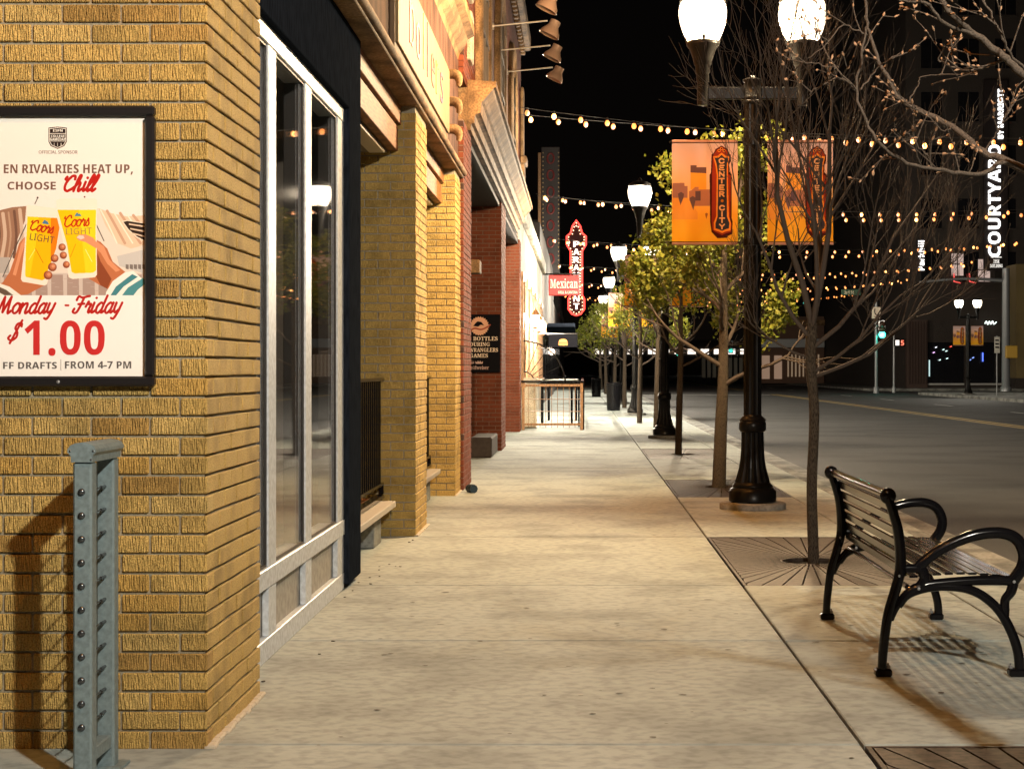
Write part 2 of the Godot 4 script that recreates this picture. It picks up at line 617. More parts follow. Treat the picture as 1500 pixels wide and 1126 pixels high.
# ------------------------------------------------------------------ the first shopfront
func build_brick_storefront() -> void:
	var b := thing("brick_storefront", "yellow brick shopfront with white framed window, dark surround and stone ledge", "building")
	var tones := [brick_mat("yellow brick", C(0.57, 0.39, 0.122), true), brick_mat("yellow brick olive", C(0.52, 0.36, 0.115), true), brick_mat("yellow brick brown", C(0.45, 0.285, 0.085), true), brick_mat("yellow brick light", C(0.60, 0.41, 0.13), true), brick_mat("yellow brick deep", C(0.55, 0.35, 0.095), true), brick_mat("yellow brick pale", C(0.61, 0.435, 0.15), true)]
	var mortar: StandardMaterial3D = mats["mortar"]
	var st := S()
	var XR := -1.285
	# piers
	slab(st, -3.6, XR - 0.012, -0.1, 3.36, 5.772, 6.70)
	part(b, "pier", st, mortar)
	st = S()
	slab(st, -2.1, XR - 0.008, -0.1, 3.36, 13.078, 13.99)
	part(b, "pier", st, mortar)
	st = S()
	slab(st, -2.1, XR - 0.010, -0.1, 3.36, 17.208, 17.95)
	part(b, "pier", st, mortar)
	var bricks := pier_bricks(-3.0, XR, 5.76, 6.71, 0.0, 3.36)
	bricks.append_array(pier_bricks(-2.0, XR, 13.07, 14.0, 0.0, 3.36))
	bricks.append_array(pier_bricks(-2.0, XR, 17.2, 17.95, 0.0, 3.36))
	lay(b, bricks, 300, tones, AABB(Vector3(-2.09, 1.27, -5.9), Vector3(0.60, 0.91, 0.3)))
	# window
	var white: StandardMaterial3D = mats["window frame white"]
	var XF := -1.405
	var w := Node3D.new()
	w.name = "window"
	b.add_child(w)
	st = S()
	slab(st, XF - 0.12, XF, 0.0, 0.10, 6.72, 9.94, 0.004)
	part(w, "bottom_rail", st, white)
	st = S()
	slab(st, XF - 0.12, XF + 0.004, 0.325, 0.415, 6.72, 9.94, 0.004)
	part(w, "middle_rail", st, white)
	st = S()
	slab(st, XF - 0.12, XF, 2.775, 2.86, 6.72, 9.94, 0.004)
	part(w, "top_rail", st, white)
	for m in [[6.72, 6.80], [7.55, 7.74], [8.57, 8.76], [9.70, 9.94]]:
		st = S()
		slab(st, XF - 0.034, XF - 0.003, 0.10, 0.325, m[0], m[1], 0.004)
		slab(st, XF - 0.034, XF - 0.003, 0.415, 2.775, m[0], m[1], 0.004)
		var o := part(w, "mullion", st, white)
		st = S()
		slab(st, XF - 0.12, XF - 0.0345, 0.10, 2.775, m[0] + 0.01, m[1] - 0.01, 0.004)
		part(o, "inner_frame", st, mat("dark bronze frame", C(0.02, 0.018, 0.016), 0.6))
	for p in [[6.80, 7.55], [7.74, 8.57], [8.76, 9.70]]:
		st = S()
		slab(st, XF - 0.030, XF - 0.022, 0.415, 2.775, p[0], p[1])
		part(w, "pane", st, mats["window glass"])
		st = S()   # dark rubber gasket round the pane
		for q in [[0.415, 0.428], [2.762, 2.775]]:
			slab(st, XF - 0.0215, XF - 0.012, q[0], q[1], p[0], p[1])
		for q in [[p[0], p[0] + 0.02], [p[1] - 0.02, p[1]]]:
			slab(st, XF - 0.0212, XF - 0.0115, 0.428, 2.762, q[0], q[1])
		part(w, "gasket", st, mat("rubber", C(0.012, 0.012, 0.012), 0.6))
		st = S()
		slab(st, XF - 0.070, XF - 0.035, 0.10, 0.325, p[0], p[1])
		part(w, "kick_panel", st, mats["kick panel"])
	# dark surround above and beside the window
	var dark: StandardMaterial3D = mats["dark painted wood"]
	st = S()
	slab(st, -1.60, -1.372, 2.86, 3.36, 6.70, 9.94, 0.004)
	part(b, "fascia", st, dark)
	st = S()
	slab(st, -1.60, -1.372, 0.03, 3.36, 9.94, 10.45, 0.006)
	part(b, "pilaster", st, dark)
	# wooden beams, their light strips, in the two open bays
	for bay in [[10.45, 13.07], [14.0, 17.2]]:
		st = S()
		slab(st, -1.50, -1.426, 3.01, 3.20, bay[0], bay[1], 0.004)
		part(b, "beam", st, mats["wood board"])
		st = S()
		slab(st, -1.50, -1.40, 3.215, 3.36, bay[0], bay[1], 0.004)
		part(b, "beam", st, mats["wood board"])
		st = S()
		slab(st, -1.62, -1.50, 2.965, 2.99, bay[0] + 0.1, bay[1] - 0.25, 0.003)
		part(b, "shutter_rail", st, mat("pale metal", C(0.5, 0.46, 0.4), 0.4, 0.5))
		st = S()
		slab(st, -2.6, -1.51, 3.0, 3.02, bay[0], bay[1])
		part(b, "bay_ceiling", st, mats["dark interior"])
		# iron railing on a low ledge
		var rail := Node3D.new()
		rail.name = "railing"
		b.add_child(rail, true)
		st = S()
		slab(st, -1.572, -1.532, 1.215, 1.24, bay[0], bay[1], 0.003)
		part(rail, "top_rail", st, mats["black iron"])
		st = S()
		slab(st, -1.57, -1.535, 0.40, 0.425, bay[0], bay[1], 0.003)
		part(rail, "bottom_rail", st, mats["black iron"])
		st = S()
		slab(st, -1.585, -1.52, 0.305, 0.335, bay[0], bay[1] - 0.1, 0.003)
		part(rail, "foot_rail", st, mats["black iron"])
		var n := int((bay[1] - bay[0]) / 0.115)
		for i in n:
			var d: float = bay[0] + 0.06 + i * 0.115
			st = S()
			slab(st, -1.559, -1.543, 0.425, 1.215, d - 0.008, d + 0.008)
			part(rail, "baluster", st, mats["black iron"])
		for d in [bay[0] + 0.02, bay[1] - 0.02]:
			st = S()
			slab(st, -1.57, -1.535, 0.335, 0.40, d - 0.016, d + 0.016)
			part(rail, "foot", st, mats["black iron"])
		st = S()
		var y0 := 0.245
		slab(st, -1.66, -1.42, y0, y0 + 0.05, bay[0] + 0.02, bay[1] - 0.20, 0.006)
		part(b, "ledge", st, mat("weathered sill", C(0.33, 0.31, 0.27), 0.85))
		st = S()
		slab(st, -1.66, -1.585, y0 + 0.052, y0 + 0.085, bay[0] + 0.25, bay[1] - 0.4, 0.01)
		part(b, "old_board", st, mats["wood board"])
		for d in [bay[0] + 0.25, bay[1] - 0.9]:
			st = S()
			slab(st, -1.66, -1.50, 0.0, y0, d, d + 0.42, 0.008)
			part(b, "ledge_block", st, mats["kerb concrete"])
		# patio behind the railing
		st = S()
		slab(st, -4.6, -1.7, -0.02, 0.012, bay[0], bay[1])
		part(b, "bay_floor", st, mats["kerb concrete"])
	# interior shell
	st = S()
	slab(st, -5.2, -5.1, 0.0, 3.36, 6.7, 17.2)
	slab(st, -5.1, -1.61, 3.30, 3.36, 6.7, 17.2)
	slab(st, -5.1, -1.525, -0.01, 0.01, 6.7, 10.2)
	slab(st, -5.1, -1.61, 0.01, 3.30, 10.15, 10.40)
	slab(st, -5.1, -2.1, 0.01, 3.30, 13.2, 13.6)
	slab(st, -5.1, -2.1, 0.01, 3.30, 17.3, 17.6)
	slab(st, -5.1, -3.6, 0.01, 3.30, 5.9, 6.6)
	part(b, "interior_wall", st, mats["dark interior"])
	# stone ledge with a rope moulding, in lengths
	var d := 4.9
	while d < 17.9:
		var e := minf(d + 1.62, 18.02)
		st = S()
		slab(st, -1.62, -1.255, 3.362, 3.40, d + 0.002, e - 0.002, 0.006)
		part(b, "ledge_stone", st, mats["stone"])
		st = S()
		tube(st, [Vector3(-1.252, 3.415, -d - 0.003), Vector3(-1.252, 3.415, -e + 0.003)], 0.034, 12)
		part(b, "moulding", st, mats["stone"])
		d += 1.62
	st = S()
	slab(st, -3.6, -1.62, 3.362, 3.40, 4.9, 18.02)
	part(b, "ledge_back", st, mats["stone"])
	# stucco band, sign panel, cornice
	st = S()
	slab(st, -3.6, -1.31, 3.40, 4.62, 5.2, 17.98)
	part(b, "upper_wall", st, mats["stucco"])
	st = S()
	slab(st, -1.31, -1.272, 3.50, 4.22, 11.45, 16.08, 0.012)
	part(b, "sign_surround", st, mat("sign edge", C(0.14, 0.09, 0.05), 0.8))
	var prof := PackedVector2Array([Vector2(0, 0), Vector2(0.10, 0.0), Vector2(0.10, 0.05), Vector2(0.14, 0.07), Vector2(0.16, 0.15), Vector2(0.22, 0.22), Vector2(0.25, 0.30), Vector2(0.32, 0.34), Vector2(0.32, 0.44), Vector2(0, 0.46)])
	st = S()
	prism(st, prof, 12.9, Vector3(-1.46, 4.55, -5.1), Vector3.RIGHT, Vector3.UP, Vector3.FORWARD)
	part(b, "cornice", st, mats["stone"])
	for y in [3.60, 3.87, 4.14]:
		st = S()
		tube(st, spline([Vector3(-1.30, y + 0.07, -16.45), Vector3(-1.22, y + 0.06, -16.45), Vector3(-1.19, y, -16.45), Vector3(-1.20, y - 0.05, -16.45)], 4), [0.05, 0.05, 0.05, 0.05, 0.05, 0.05, 0.045, 0.04, 0.035, 0.03, 0.03, 0.025, 0.02], 10)
		part(b, "bracket", st, mats["stone"])
	# sign board with the shop's letters
	var s := thing("shop_sign", "cream sign board with thin coloured letters above the yellow brick piers", "sign", Vector3(-1.272, 3.86, -13.76))
	st = S()
	box(st, Vector3(0.0, -0.30, -2.25), Vector3(0.02, 0.30, 2.25), 0.004)
	part(s, "board", st, mats["sign cream"])
	var turn := Basis(Vector3.FORWARD, Vector3.UP, Vector3.RIGHT)
	var word := ["b", "o", "l", "l", "e", "r", "s"]
	var tint := [C(0.35, 0.05, 0.03), C(0.16, 0.08, 0.13), C(0.22, 0.22, 0.03), C(0.08, 0.03, 0.05), C(0.28, 0.03, 0.02), C(0.25, 0.25, 0.05), C(0.08, 0.05, 0.10)]
	var xs := [-1.35, -0.85, -0.42, -0.08, 0.42, 0.85, 1.30]
	var hs := [0.44, 0.28, 0.44, 0.44, 0.28, 0.28, 0.28]
	var ws := [0.34, 0.34, 0.06, 0.06, 0.34, 0.24, 0.30]
	for i in 7:
		lettering(s, "letter", word[i], Vector3(0.022, -0.16 + hs[i] * 0.5, -xs[i]), ws[i], hs[i], mat("sign letter %d" % i, tint[i], 0.6), turn, 0.006, "Droid Sans", false)

# ------------------------------------------------------------------ the red brick building next door
func build_red_brick() -> void:
	var b := thing("red_brick_building", "red brick building with heavy stone cornice, arched upper windows and dark doorway bays", "building")
	var tones := [brick_mat("red brick", C(0.165, 0.044, 0.020), false), brick_mat("red brick dark", C(0.11, 0.034, 0.018), false), brick_mat("red brick brown", C(0.135, 0.045, 0.024), false), brick_mat("burnt brick", C(0.06, 0.03, 0.022), false)]
	var XR := -1.257
	var mortar := mat("red wall mortar", C(0.15, 0.10, 0.07), 0.95)
	var bricks := []
	var shaded := []
	for p in [[18.02, 19.3, -1.9], [26.7, 28.2, -2.2], [34.7, 35.6, -2.2]]:
		var st := S()
		slab(st, p[2], XR - 0.008, -0.1, 4.0, p[0] + 0.008, p[1] - 0.01)
		part(b, "pier", st, mortar)
		if p[0] < 20.0:
			bricks.append_array(pier_bricks(p[2], XR, p[0], p[1], 0.0, 4.0))
		else:
			shaded.append_array(pier_bricks(p[2], XR, p[0], p[1], 0.0, 4.0))
	# upper wall bricks over the whole front
	var row := 0
	var y := 4.5
	while y < 8.3:
		var d := 18.02 + (0.0 if row % 2 == 0 else 0.1)
		while d < (22.5 if y < 6.6 else 19.6):
			bricks.append([Vector3(XR - 0.09, y, -d - 0.194), Vector3(XR, y + 0.058, -d), 1])
			d += 0.2035
		bricks.append([Vector3(XR - 0.30, y, -18.02 - 0.09), Vector3(XR - (0.0 if row % 2 else 0.0995), y + 0.058, -18.02), 0])
		bricks.append([Vector3(XR - 0.51, y, -18.02 - 0.09), Vector3(XR - 0.31, y + 0.058, -18.02), 0])
		y += COURSE
		row += 1
	lay(b, bricks, 300, tones)
	lay(b, shaded, 0, tones)
	var st := S()
	slab(st, -9, XR - 0.009, 4.45, 8.3, 18.03, 35.6)
	part(b, "upper_wall", st, tones[1])
	st = S()
	slab(st, -9, -1.95, -0.1, 4.45, 18.03, 18.3)
	slab(st, -9, -1.95, -0.1, 4.45, 35.3, 35.6)
	slab(st, -9, -8.8, -0.1, 4.45, 18.3, 35.3)
	part(b, "side_wall", st, tones[1])
	# bays: dark fronts set back
	for bay in [[19.3, 26.7], [28.2, 34.7]]:
		st = S()
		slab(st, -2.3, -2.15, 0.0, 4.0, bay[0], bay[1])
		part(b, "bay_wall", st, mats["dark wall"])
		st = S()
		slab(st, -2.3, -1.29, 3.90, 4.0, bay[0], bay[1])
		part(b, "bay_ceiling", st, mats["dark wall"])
		for k in 3:
			var d0: float = bay[0] + 0.5 + k * (bay[1] - bay[0] - 0.8) / 3.0
			st = S()
			slab(st, -2.15, -2.10, 0.0, 2.5, d0, d0 + 1.7, 0.01)
			part(b, "door", st, mats["dark painted wood"])
			st = S()
			slab(st, -2.10, -2.095, 0.9, 2.35, d0 + 0.2, d0 + 1.5)
			part(b, "door_glass", st, mat("dark glass", C(0.01, 0.01, 0.012), 0.05, 0.0, 0.6))
	st = S()
	slab(st, -1.62, -1.30, 0.0, 0.30, 24.6, 26.3, 0.02)
	part(b, "step_block", st, mats["dark wall"])
	st = S()
	slab(st, -1.75, -1.68, 0.32, 1.45, 24.9, 26.6, 0.01)
	part(b, "dark_gate", st, mats["black iron"])
	st = S()
	slab(st, -1.56, -1.30, 2.55, 2.72, 21.6, 22.0, 0.01)
	part(b, "wall_box", st, mats["stone"])
	# entablature: stepped stone mouldings along the front
	var prof := PackedVector2Array([Vector2(0, 0), Vector2(0.035, 0), Vector2(0.04, 0.07), Vector2(0.075, 0.08), Vector2(0.085, 0.17), Vector2(0.12, 0.185), Vector2(0.145, 0.19), Vector2(0.155, 0.31), Vector2(0.18, 0.33), Vector2(0.21, 0.37), Vector2(0.275, 0.44), Vector2(0.29, 0.47), Vector2(0.32, 0.475), Vector2(0.32, 0.54), Vector2(0, 0.56)])
	for k in 6:
		st = S()
		prism(st, prof, 2.38, Vector3(XR - 0.002, 3.975, -18.66 - k * 2.385), Vector3.RIGHT, Vector3.UP, Vector3.FORWARD)
		part(b, "cornice_stone", st, mats["stone"])
	st = S()
	slab(st, -2.2, XR - 0.004, 3.975, 4.45, 18.66, 34.0)
	part(b, "lintel", st, mats["stone"])
	# white stone quoin blocks on the near corner
	for y2 in [4.75, 5.45, 6.15]:
		st = S()
		slab(st, -1.30, XR + 0.05, y2, y2 + 0.55, 18.60, 19.0, 0.015)
		part(b, "quoin", st, mats["white render wall"])
	# arched windows
	for k in 3:
		var d0 := 20.2 + k * 4.6
		var win := Node3D.new()
		win.name = "arched_window"
		b.add_child(win, true)
		var pts := [Vector3(XR, 4.75, -d0), Vector3(XR, 6.1, -d0)]
		for i in 13:
			var a := PI * i / 12.0
			pts.append(Vector3(XR, 6.1 + sin(a) * 1.0, -d0 - 1.0 + cos(a) * 1.0))
		pts.append(Vector3(XR, 4.75, -d0 - 2.0))
		st = S()
		tube(st, pts, 0.15, 8, true, 0.6)
		part(win, "stone_arch", st, mats["stone"])
		var o := PackedVector2Array([Vector2(0.1, 4.75)])
		for i in 13:
			var a := PI - PI * i / 12.0
			o.append(Vector2(1.0 + cos(a) * 0.9, 6.1 + sin(a) * 0.9))
		o.append(Vector2(1.9, 4.75))
		st = S()
		prism(st, o, 0.03, Vector3(XR - 0.004, 0, -d0), Vector3.FORWARD, Vector3.UP, Vector3.RIGHT)
		part(win, "pane", st, mat("dark glass", C(0.01, 0.01, 0.012), 0.05, 0.0, 0.6))
		st = S()
		for q in [0.4, 1.0, 1.6]:
			slab(st, XR + 0.027, XR + 0.06, 4.75, 6.7, d0 + q - 0.025, d0 + q + 0.025)
		slab(st, XR + 0.028, XR + 0.058, 5.5, 5.55, d0 + 0.1, d0 + 1.9)
		slab(st, XR + 0.028, XR + 0.058, 6.08, 6.13, d0 + 0.1, d0 + 1.9)
		part(win, "glazing_bars", st, mat("bronze frame", C(0.06, 0.045, 0.03), 0.6))
		st = S()
		slab(st, XR, XR + 0.22, 4.62, 4.76, d0 - 0.15, d0 + 2.15, 0.02)
		part(win, "sill", st, mats["stone"])
	# dentilled top edge
	for k in 48:
		st = S()
		slab(st, XR, XR + 0.10, 7.9, 8.08, 18.1 + k * 0.36, 18.1 + k * 0.36 + 0.18, 0.02)
		part(b, "dentil", st, mats["stone"])
	st = S()
	slab(st, XR - 0.2, XR + 0.2, 8.085, 8.4, 18.0, 35.7, 0.03)
	part(b, "parapet", st, mats["stone"])
	# stone end pilaster
	st = S()
	slab(st, XR, XR + 0.09, 4.55, 5.6, 34.9, 35.6, 0.02)
	slab(st, XR, XR + 0.14, 5.6, 5.75, 34.85, 35.65, 0.02)
	slab(st, XR, XR + 0.07, 5.75, 7.2, 34.95, 35.55, 0.02)
	part(b, "end_pilaster", st, mats["stone"])

	# beer board on the dark bay's inner wall
	var s := thing("beer_board", "black board about bottles during games, on the dark red brick pier", "sign", Vector3(-1.50, 1.715, -26.64))
	st = S()
	box(st, Vector3(-0.27, -0.46, -0.02), Vector3(0.225, 0.46, 0.02), 0.004)
	part(s, "panel", st, mat("black board", C(0.006, 0.006, 0.008), 0.75, 0.0, 0.15))
	var cream := mat("board cream", C(0.75, 0.62, 0.48), 0.6)
	lettering(s, "lettering", "BOTTLES", Vector3(-0.01, 0.075, 0.021), 0.39, 0.062, cream, Basis.IDENTITY, 0.003, "Droid Serif")
	lettering(s, "lettering", "DURING", Vector3(-0.10, -0.015, 0.021), 0.32, 0.062, cream, Basis.IDENTITY, 0.003, "Droid Serif")
	lettering(s, "lettering", "WRANGLERS", Vector3(-0.04, -0.105, 0.021), 0.46, 0.062, cream, Basis.IDENTITY, 0.003, "Droid Serif")
	lettering(s, "lettering", "GAMES", Vector3(-0.115, -0.195, 0.021), 0.29, 0.062, cream, Basis.IDENTITY, 0.003, "Droid Serif")
	lettering(s, "lettering", "Budweiser", Vector3(-0.11, -0.385, 0.021), 0.31, 0.06, mat("board pink", C(0.5, 0.34, 0.3), 0.6), Basis.IDENTITY, 0.003, "Droid Serif")
	st = S()
	var crown := PackedVector2Array([Vector2(-0.055, 0), Vector2(-0.06, 0.04), Vector2(-0.03, 0.02), Vector2(-0.02, 0.05), Vector2(0, 0.025), Vector2(0.02, 0.05), Vector2(0.03, 0.02), Vector2(0.06, 0.04), Vector2(0.055, 0)])
	prism(st, crown, 0.003, Vector3(-0.11, -0.325, 0.0205), Vector3.RIGHT, Vector3.UP, Vector3.BACK)
	part(s, "crown_mark", st, mats["board pink"])
	st = S()
	var burst := PackedVector2Array()
	for i in 48:
		var a := TAU * i / 48.0
		var r := 0.155 if i % 2 else 0.135
		burst.append(Vector2(cos(a) * r, sin(a) * r))
	prism(st, burst, 0.003, Vector3(-0.105, 0.275, 0.0205), Vector3.RIGHT, Vector3.UP, Vector3.BACK)
	part(s, "round_mark", st, mat("board orange", C(0.62, 0.33, 0.2), 0.6))
	st = S()
	prism(st, PackedVector2Array([Vector2(-0.1, 0.0), Vector2(-0.06, 0.05), Vector2(-0.03, 0.075), Vector2(0.03, 0.065), Vector2(0.075, 0.01), Vector2(0.02, 0.02), Vector2(-0.02, -0.01)]), 0.003, Vector3(-0.105, 0.275, 0.0238), Vector3.RIGHT, Vector3.UP, Vector3.BACK)
	part(s, "horse_mark", st, mat("black board", Color.BLACK))
	st = S()
	tube(st, spline([Vector3(-0.25, 0.20, 0.025), Vector3(-0.18, 0.24, 0.025), Vector3(-0.08, 0.22, 0.025), Vector3(0.02, 0.26, 0.025), Vector3(0.07, 0.30, 0.025)], 5), 0.012, 6, true, 0.3, Vector3.BACK)
	part(s, "script_mark", st, mat("board red", C(0.30, 0.05, 0.02), 0.6))

	# vertical tube light at the far side of the second pier
	var t := thing("tube_light", "tall white tube light beside the red brick doorway pier", "light", Vector3(-1.30, 0.30, -28.32))
	st = S()
	tube(st, [Vector3(0, 0.04, 0), Vector3(0, 2.22, 0)], 0.02, 8)
	part(t, "tube", st, glow("tube glow", C(1.0, 0.86, 0.68), 5.0))
	st = S()
	slab(st, -0.03, 0.03, 0, 0.04, -0.03, 0.03)
	slab(st, -0.03, 0.03, 2.22, 2.27, -0.03, 0.03)
	slab(st, -0.05, -0.022, 0.04, 2.22, -0.03, 0.03)
	part(t, "holder", st, mats["lamp metal"])

	# gooseneck lamps that reach out over the cornice, unlit
	var g := thing("sign_lamp", "unlit bell shaped sign lamp on a long arm, nearest of the four", "lamp", Vector3(-1.257, 6.05, -21.4), "sign lamps on long arms")
	st = S()
	tube(st, [Vector3(0, -0.02, 0), Vector3(0.80, 0.06, 0)], 0.012, 8)
	part(g, "arm", st, mats["pale metal"])
	st = S()
	lathe(st, [[0.0, 0.13], [0.075, 0.13], [0.078, 0.05], [0.10, 0.01], [0.135, -0.04], [0.15, -0.095], [0.146, -0.097], [0.12, -0.05], [0.0, 0.03]], 20)
	var sh := part(g, "shade", st, mat("enamel shade", C(0.42, 0.28, 0.2), 0.35, 0.3), Vector3(0.86, -0.06, 0))
	sh.rotation.z = -0.45
	st = S()
	lathe(st, [[0.0, -0.03], [0.05, -0.03], [0.05, 0.03], [0.0, 0.03]], 12)
	part(g, "wall_plate", st, mats["pale metal"], Vector3(0.02, -0.02, 0)).rotation.z = PI / 2
	copy(g, "unlit bell shaped sign lamp, second nearest of the four", Vector3(-1.257, 6.12, -23.4))
	copy(g, "unlit bell shaped sign lamp, third nearest of the four", Vector3(-1.257, 6.2, -25.6))
	copy(g, "unlit bell shaped sign lamp, farthest of the four", Vector3(-1.257, 6.28, -27.9))

# ------------------------------------------------------------------ print: painting flat artwork into an image
func fill(im: Image, pts: Array, c: Color) -> void:
	var y0 := 1e9
	var y1 := -1e9
	for p in pts:
		y0 = minf(y0, p.y)
		y1 = maxf(y1, p.y)
	var H := im.get_height()
	var W := im.get_width()
	for y in range(maxi(0, int(floor(y0))), mini(H, int(ceil(y1)))):
		var xs := []
		var yy := y + 0.5
		for i in pts.size():
			var a: Vector2 = pts[i]
			var b: Vector2 = pts[(i + 1) % pts.size()]
			if (a.y <= yy) != (b.y <= yy):
				xs.append(a.x + (yy - a.y) / (b.y - a.y) * (b.x - a.x))
		xs.sort()
		for i in range(0, xs.size() - 1, 2):
			var u := clampi(int(round(xs[i])), 0, W)
			var v := clampi(int(round(xs[i + 1])), 0, W)
			if v > u:
				im.fill_rect(Rect2i(u, y, v - u, 1), c)

func disc(im: Image, c: Vector2, r: float, col: Color) -> void:
	var H := im.get_height()
	var W := im.get_width()
	for y in range(maxi(0, int(c.y - r)), mini(H, int(c.y + r) + 1)):
		var q := r * r - (y + 0.5 - c.y) * (y + 0.5 - c.y)
		if q <= 0.0:
			continue
		var w := sqrt(q)
		var u := clampi(int(round(c.x - w)), 0, W)
		var v := clampi(int(round(c.x + w)), 0, W)
		if v > u:
			im.fill_rect(Rect2i(u, y, v - u, 1), col)

func stroke(im: Image, pts: Array, r: float, col: Color) -> void:
	for i in pts.size() - 1:
		var a: Vector2 = pts[i]
		var b: Vector2 = pts[i + 1]
		var n := int(ceil((b - a).length() / maxf(r * 0.5, 0.5))) + 1
		for k in n + 1:
			disc(im, a.lerp(b, float(k) / n), r, col)

func V(list: Array) -> Array:
	var out := []
	for i in range(0, list.size(), 2):
		out.append(Vector2(list[i], list[i + 1]))
	return out

# brush script letters: strokes over a unit x-height, y up
func script_strokes(ch: String) -> Array:
	match ch:
		"o": return [0.75, [[0.55, 0.95, 0.3, 1.0, 0.05, 0.65, 0.08, 0.2, 0.35, 0.0, 0.6, 0.25, 0.65, 0.7, 0.5, 0.95, 0.8, 0.85]]]
		"n": return [0.95, [[0.1, 1.0, 0.1, 0.0], [0.1, 0.5, 0.3, 0.9, 0.55, 1.0, 0.62, 0.75, 0.6, 0.15, 0.72, 0.0, 0.95, 0.25]]]
		"d": return [0.9, [[0.6, 0.85, 0.35, 1.0, 0.08, 0.65, 0.1, 0.15, 0.35, 0.0, 0.6, 0.35], [0.72, 1.7, 0.6, 0.3, 0.68, 0.02, 0.92, 0.25]]]
		"a": return [0.85, [[0.6, 0.85, 0.35, 1.0, 0.08, 0.65, 0.1, 0.15, 0.35, 0.0, 0.6, 0.4], [0.65, 1.0, 0.58, 0.25, 0.68, 0.02, 0.9, 0.25]]]
		"y": return [0.9, [[0.1, 1.0, 0.08, 0.35, 0.25, 0.05, 0.5, 0.3], [0.65, 1.0, 0.5, 0.0, 0.3, -0.55, 0.05, -0.5]]]
		"r": return [0.65, [[0.05, 0.6, 0.18, 1.1, 0.25, 0.85, 0.5, 0.85, 0.42, 0.3, 0.5, 0.02, 0.7, 0.25]]]
		"i": return [0.45, [[0.12, 1.0, 0.1, 0.25, 0.2, 0.02, 0.45, 0.25], [0.18, 1.45, 0.19, 1.47]]]
		"l": return [0.5, [[0.0, 0.25, 0.3, 1.0, 0.42, 1.65, 0.28, 1.75, 0.12, 1.0, 0.12, 0.2, 0.25, 0.0, 0.5, 0.25]]]
		"h": return [0.95, [[0.0, 0.25, 0.3, 1.1, 0.38, 1.65, 0.24, 1.7, 0.12, 1.0, 0.08, 0.0], [0.1, 0.5, 0.35, 0.95, 0.55, 0.85, 0.52, 0.2, 0.65, 0.0, 0.9, 0.25]]]
		"s": return [0.6, [[0.0, 0.2, 0.3, 1.1, 0.38, 0.75, 0.5, 0.3, 0.3, 0.0, 0.05, 0.12]]]
		"C": return [1.25, [[0.1, 1.55, 0.0, 1.3, 0.2, 1.25], [1.05, 1.3, 0.95, 1.65, 0.6, 1.6, 0.25, 1.0, 0.25, 0.3, 0.6, 0.0, 1.0, 0.2, 1.25, 0.45]]]
		"M": return [1.5, [[-0.1, 0.1, 0.1, 0.0, 0.25, 1.0, 0.35, 1.65], [0.35, 1.65, 0.6, 0.1], [0.6, 0.1, 1.0, 1.65], [1.0, 1.65, 1.05, 0.6, 1.15, 0.0, 1.4, 0.25]]]
		"F": return [1.05, [[0.0, 1.25, 0.1, 1.6, 0.5, 1.5, 0.9, 1.6, 1.15, 1.65], [0.65, 1.5, 0.5, 0.4, 0.3, 0.0, 0.0, 0.1, 0.05, 0.4], [0.3, 0.85, 0.85, 0.9]]]
		"-": return [0.7, [[0.15, 0.6, 0.5, 0.6]]]
		"$": return [1.0, [[0.85, 1.3, 0.75, 1.6, 0.4, 1.5, 0.35, 1.1, 0.65, 0.75, 0.7, 0.3, 0.35, 0.0, 0.0, 0.2, 0.1, 0.45], [0.72, 1.85, 0.3, -0.25]]]
	return [0.6, []]

func script_word(im: Image, s: String, o: Vector2, xh: float, slant: float, width: float, col: Color, up := Vector2(0, -1)) -> void:
	var right := Vector2(-up.y, up.x)
	var x := 0.0
	for ch in s:
		var g := script_strokes(ch)
		for q in g[1]:
			var pts := []
			for v in V(q):
				pts.append(o + right * ((x + v.x + v.y * slant) * xh) + up * (v.y * xh))
			stroke(im, spline(pts, 8), width, col)
		x += g[0]

# plain capitals from strokes, in a unit box, y down
func cap(im: Image, ch: String, o: Vector2, w: float, h: float, r: float, col: Color) -> void:
	var g := []
	match ch:
		"C": g = [[0.95, 0.2, 0.7, 0.0, 0.3, 0.0, 0.0, 0.3, 0.0, 0.7, 0.3, 1.0, 0.7, 1.0, 0.95, 0.8]]
		"E": g = [[0.95, 0.0, 0.1, 0.0, 0.1, 1.0, 0.95, 1.0], [0.1, 0.5, 0.8, 0.5]]
		"N": g = [[0.05, 1.0, 0.05, 0.0, 0.95, 1.0, 0.95, 0.0]]
		"T": g = [[0.0, 0.0, 1.0, 0.0], [0.5, 0.0, 0.5, 1.0]]
		"R": g = [[0.1, 1.0, 0.1, 0.0, 0.7, 0.0, 0.92, 0.2, 0.7, 0.5, 0.1, 0.5], [0.5, 0.5, 0.95, 1.0]]
		"I": g = [[0.5, 0.0, 0.5, 1.0]]
		"Y": g = [[0.0, 0.0, 0.5, 0.5, 1.0, 0.0], [0.5, 0.5, 0.5, 1.0]]
	for q in g:
		var pts := []
		for v in V(q):
			pts.append(o + Vector2(v.x * w, v.y * h))
		stroke(im, pts, r, col)

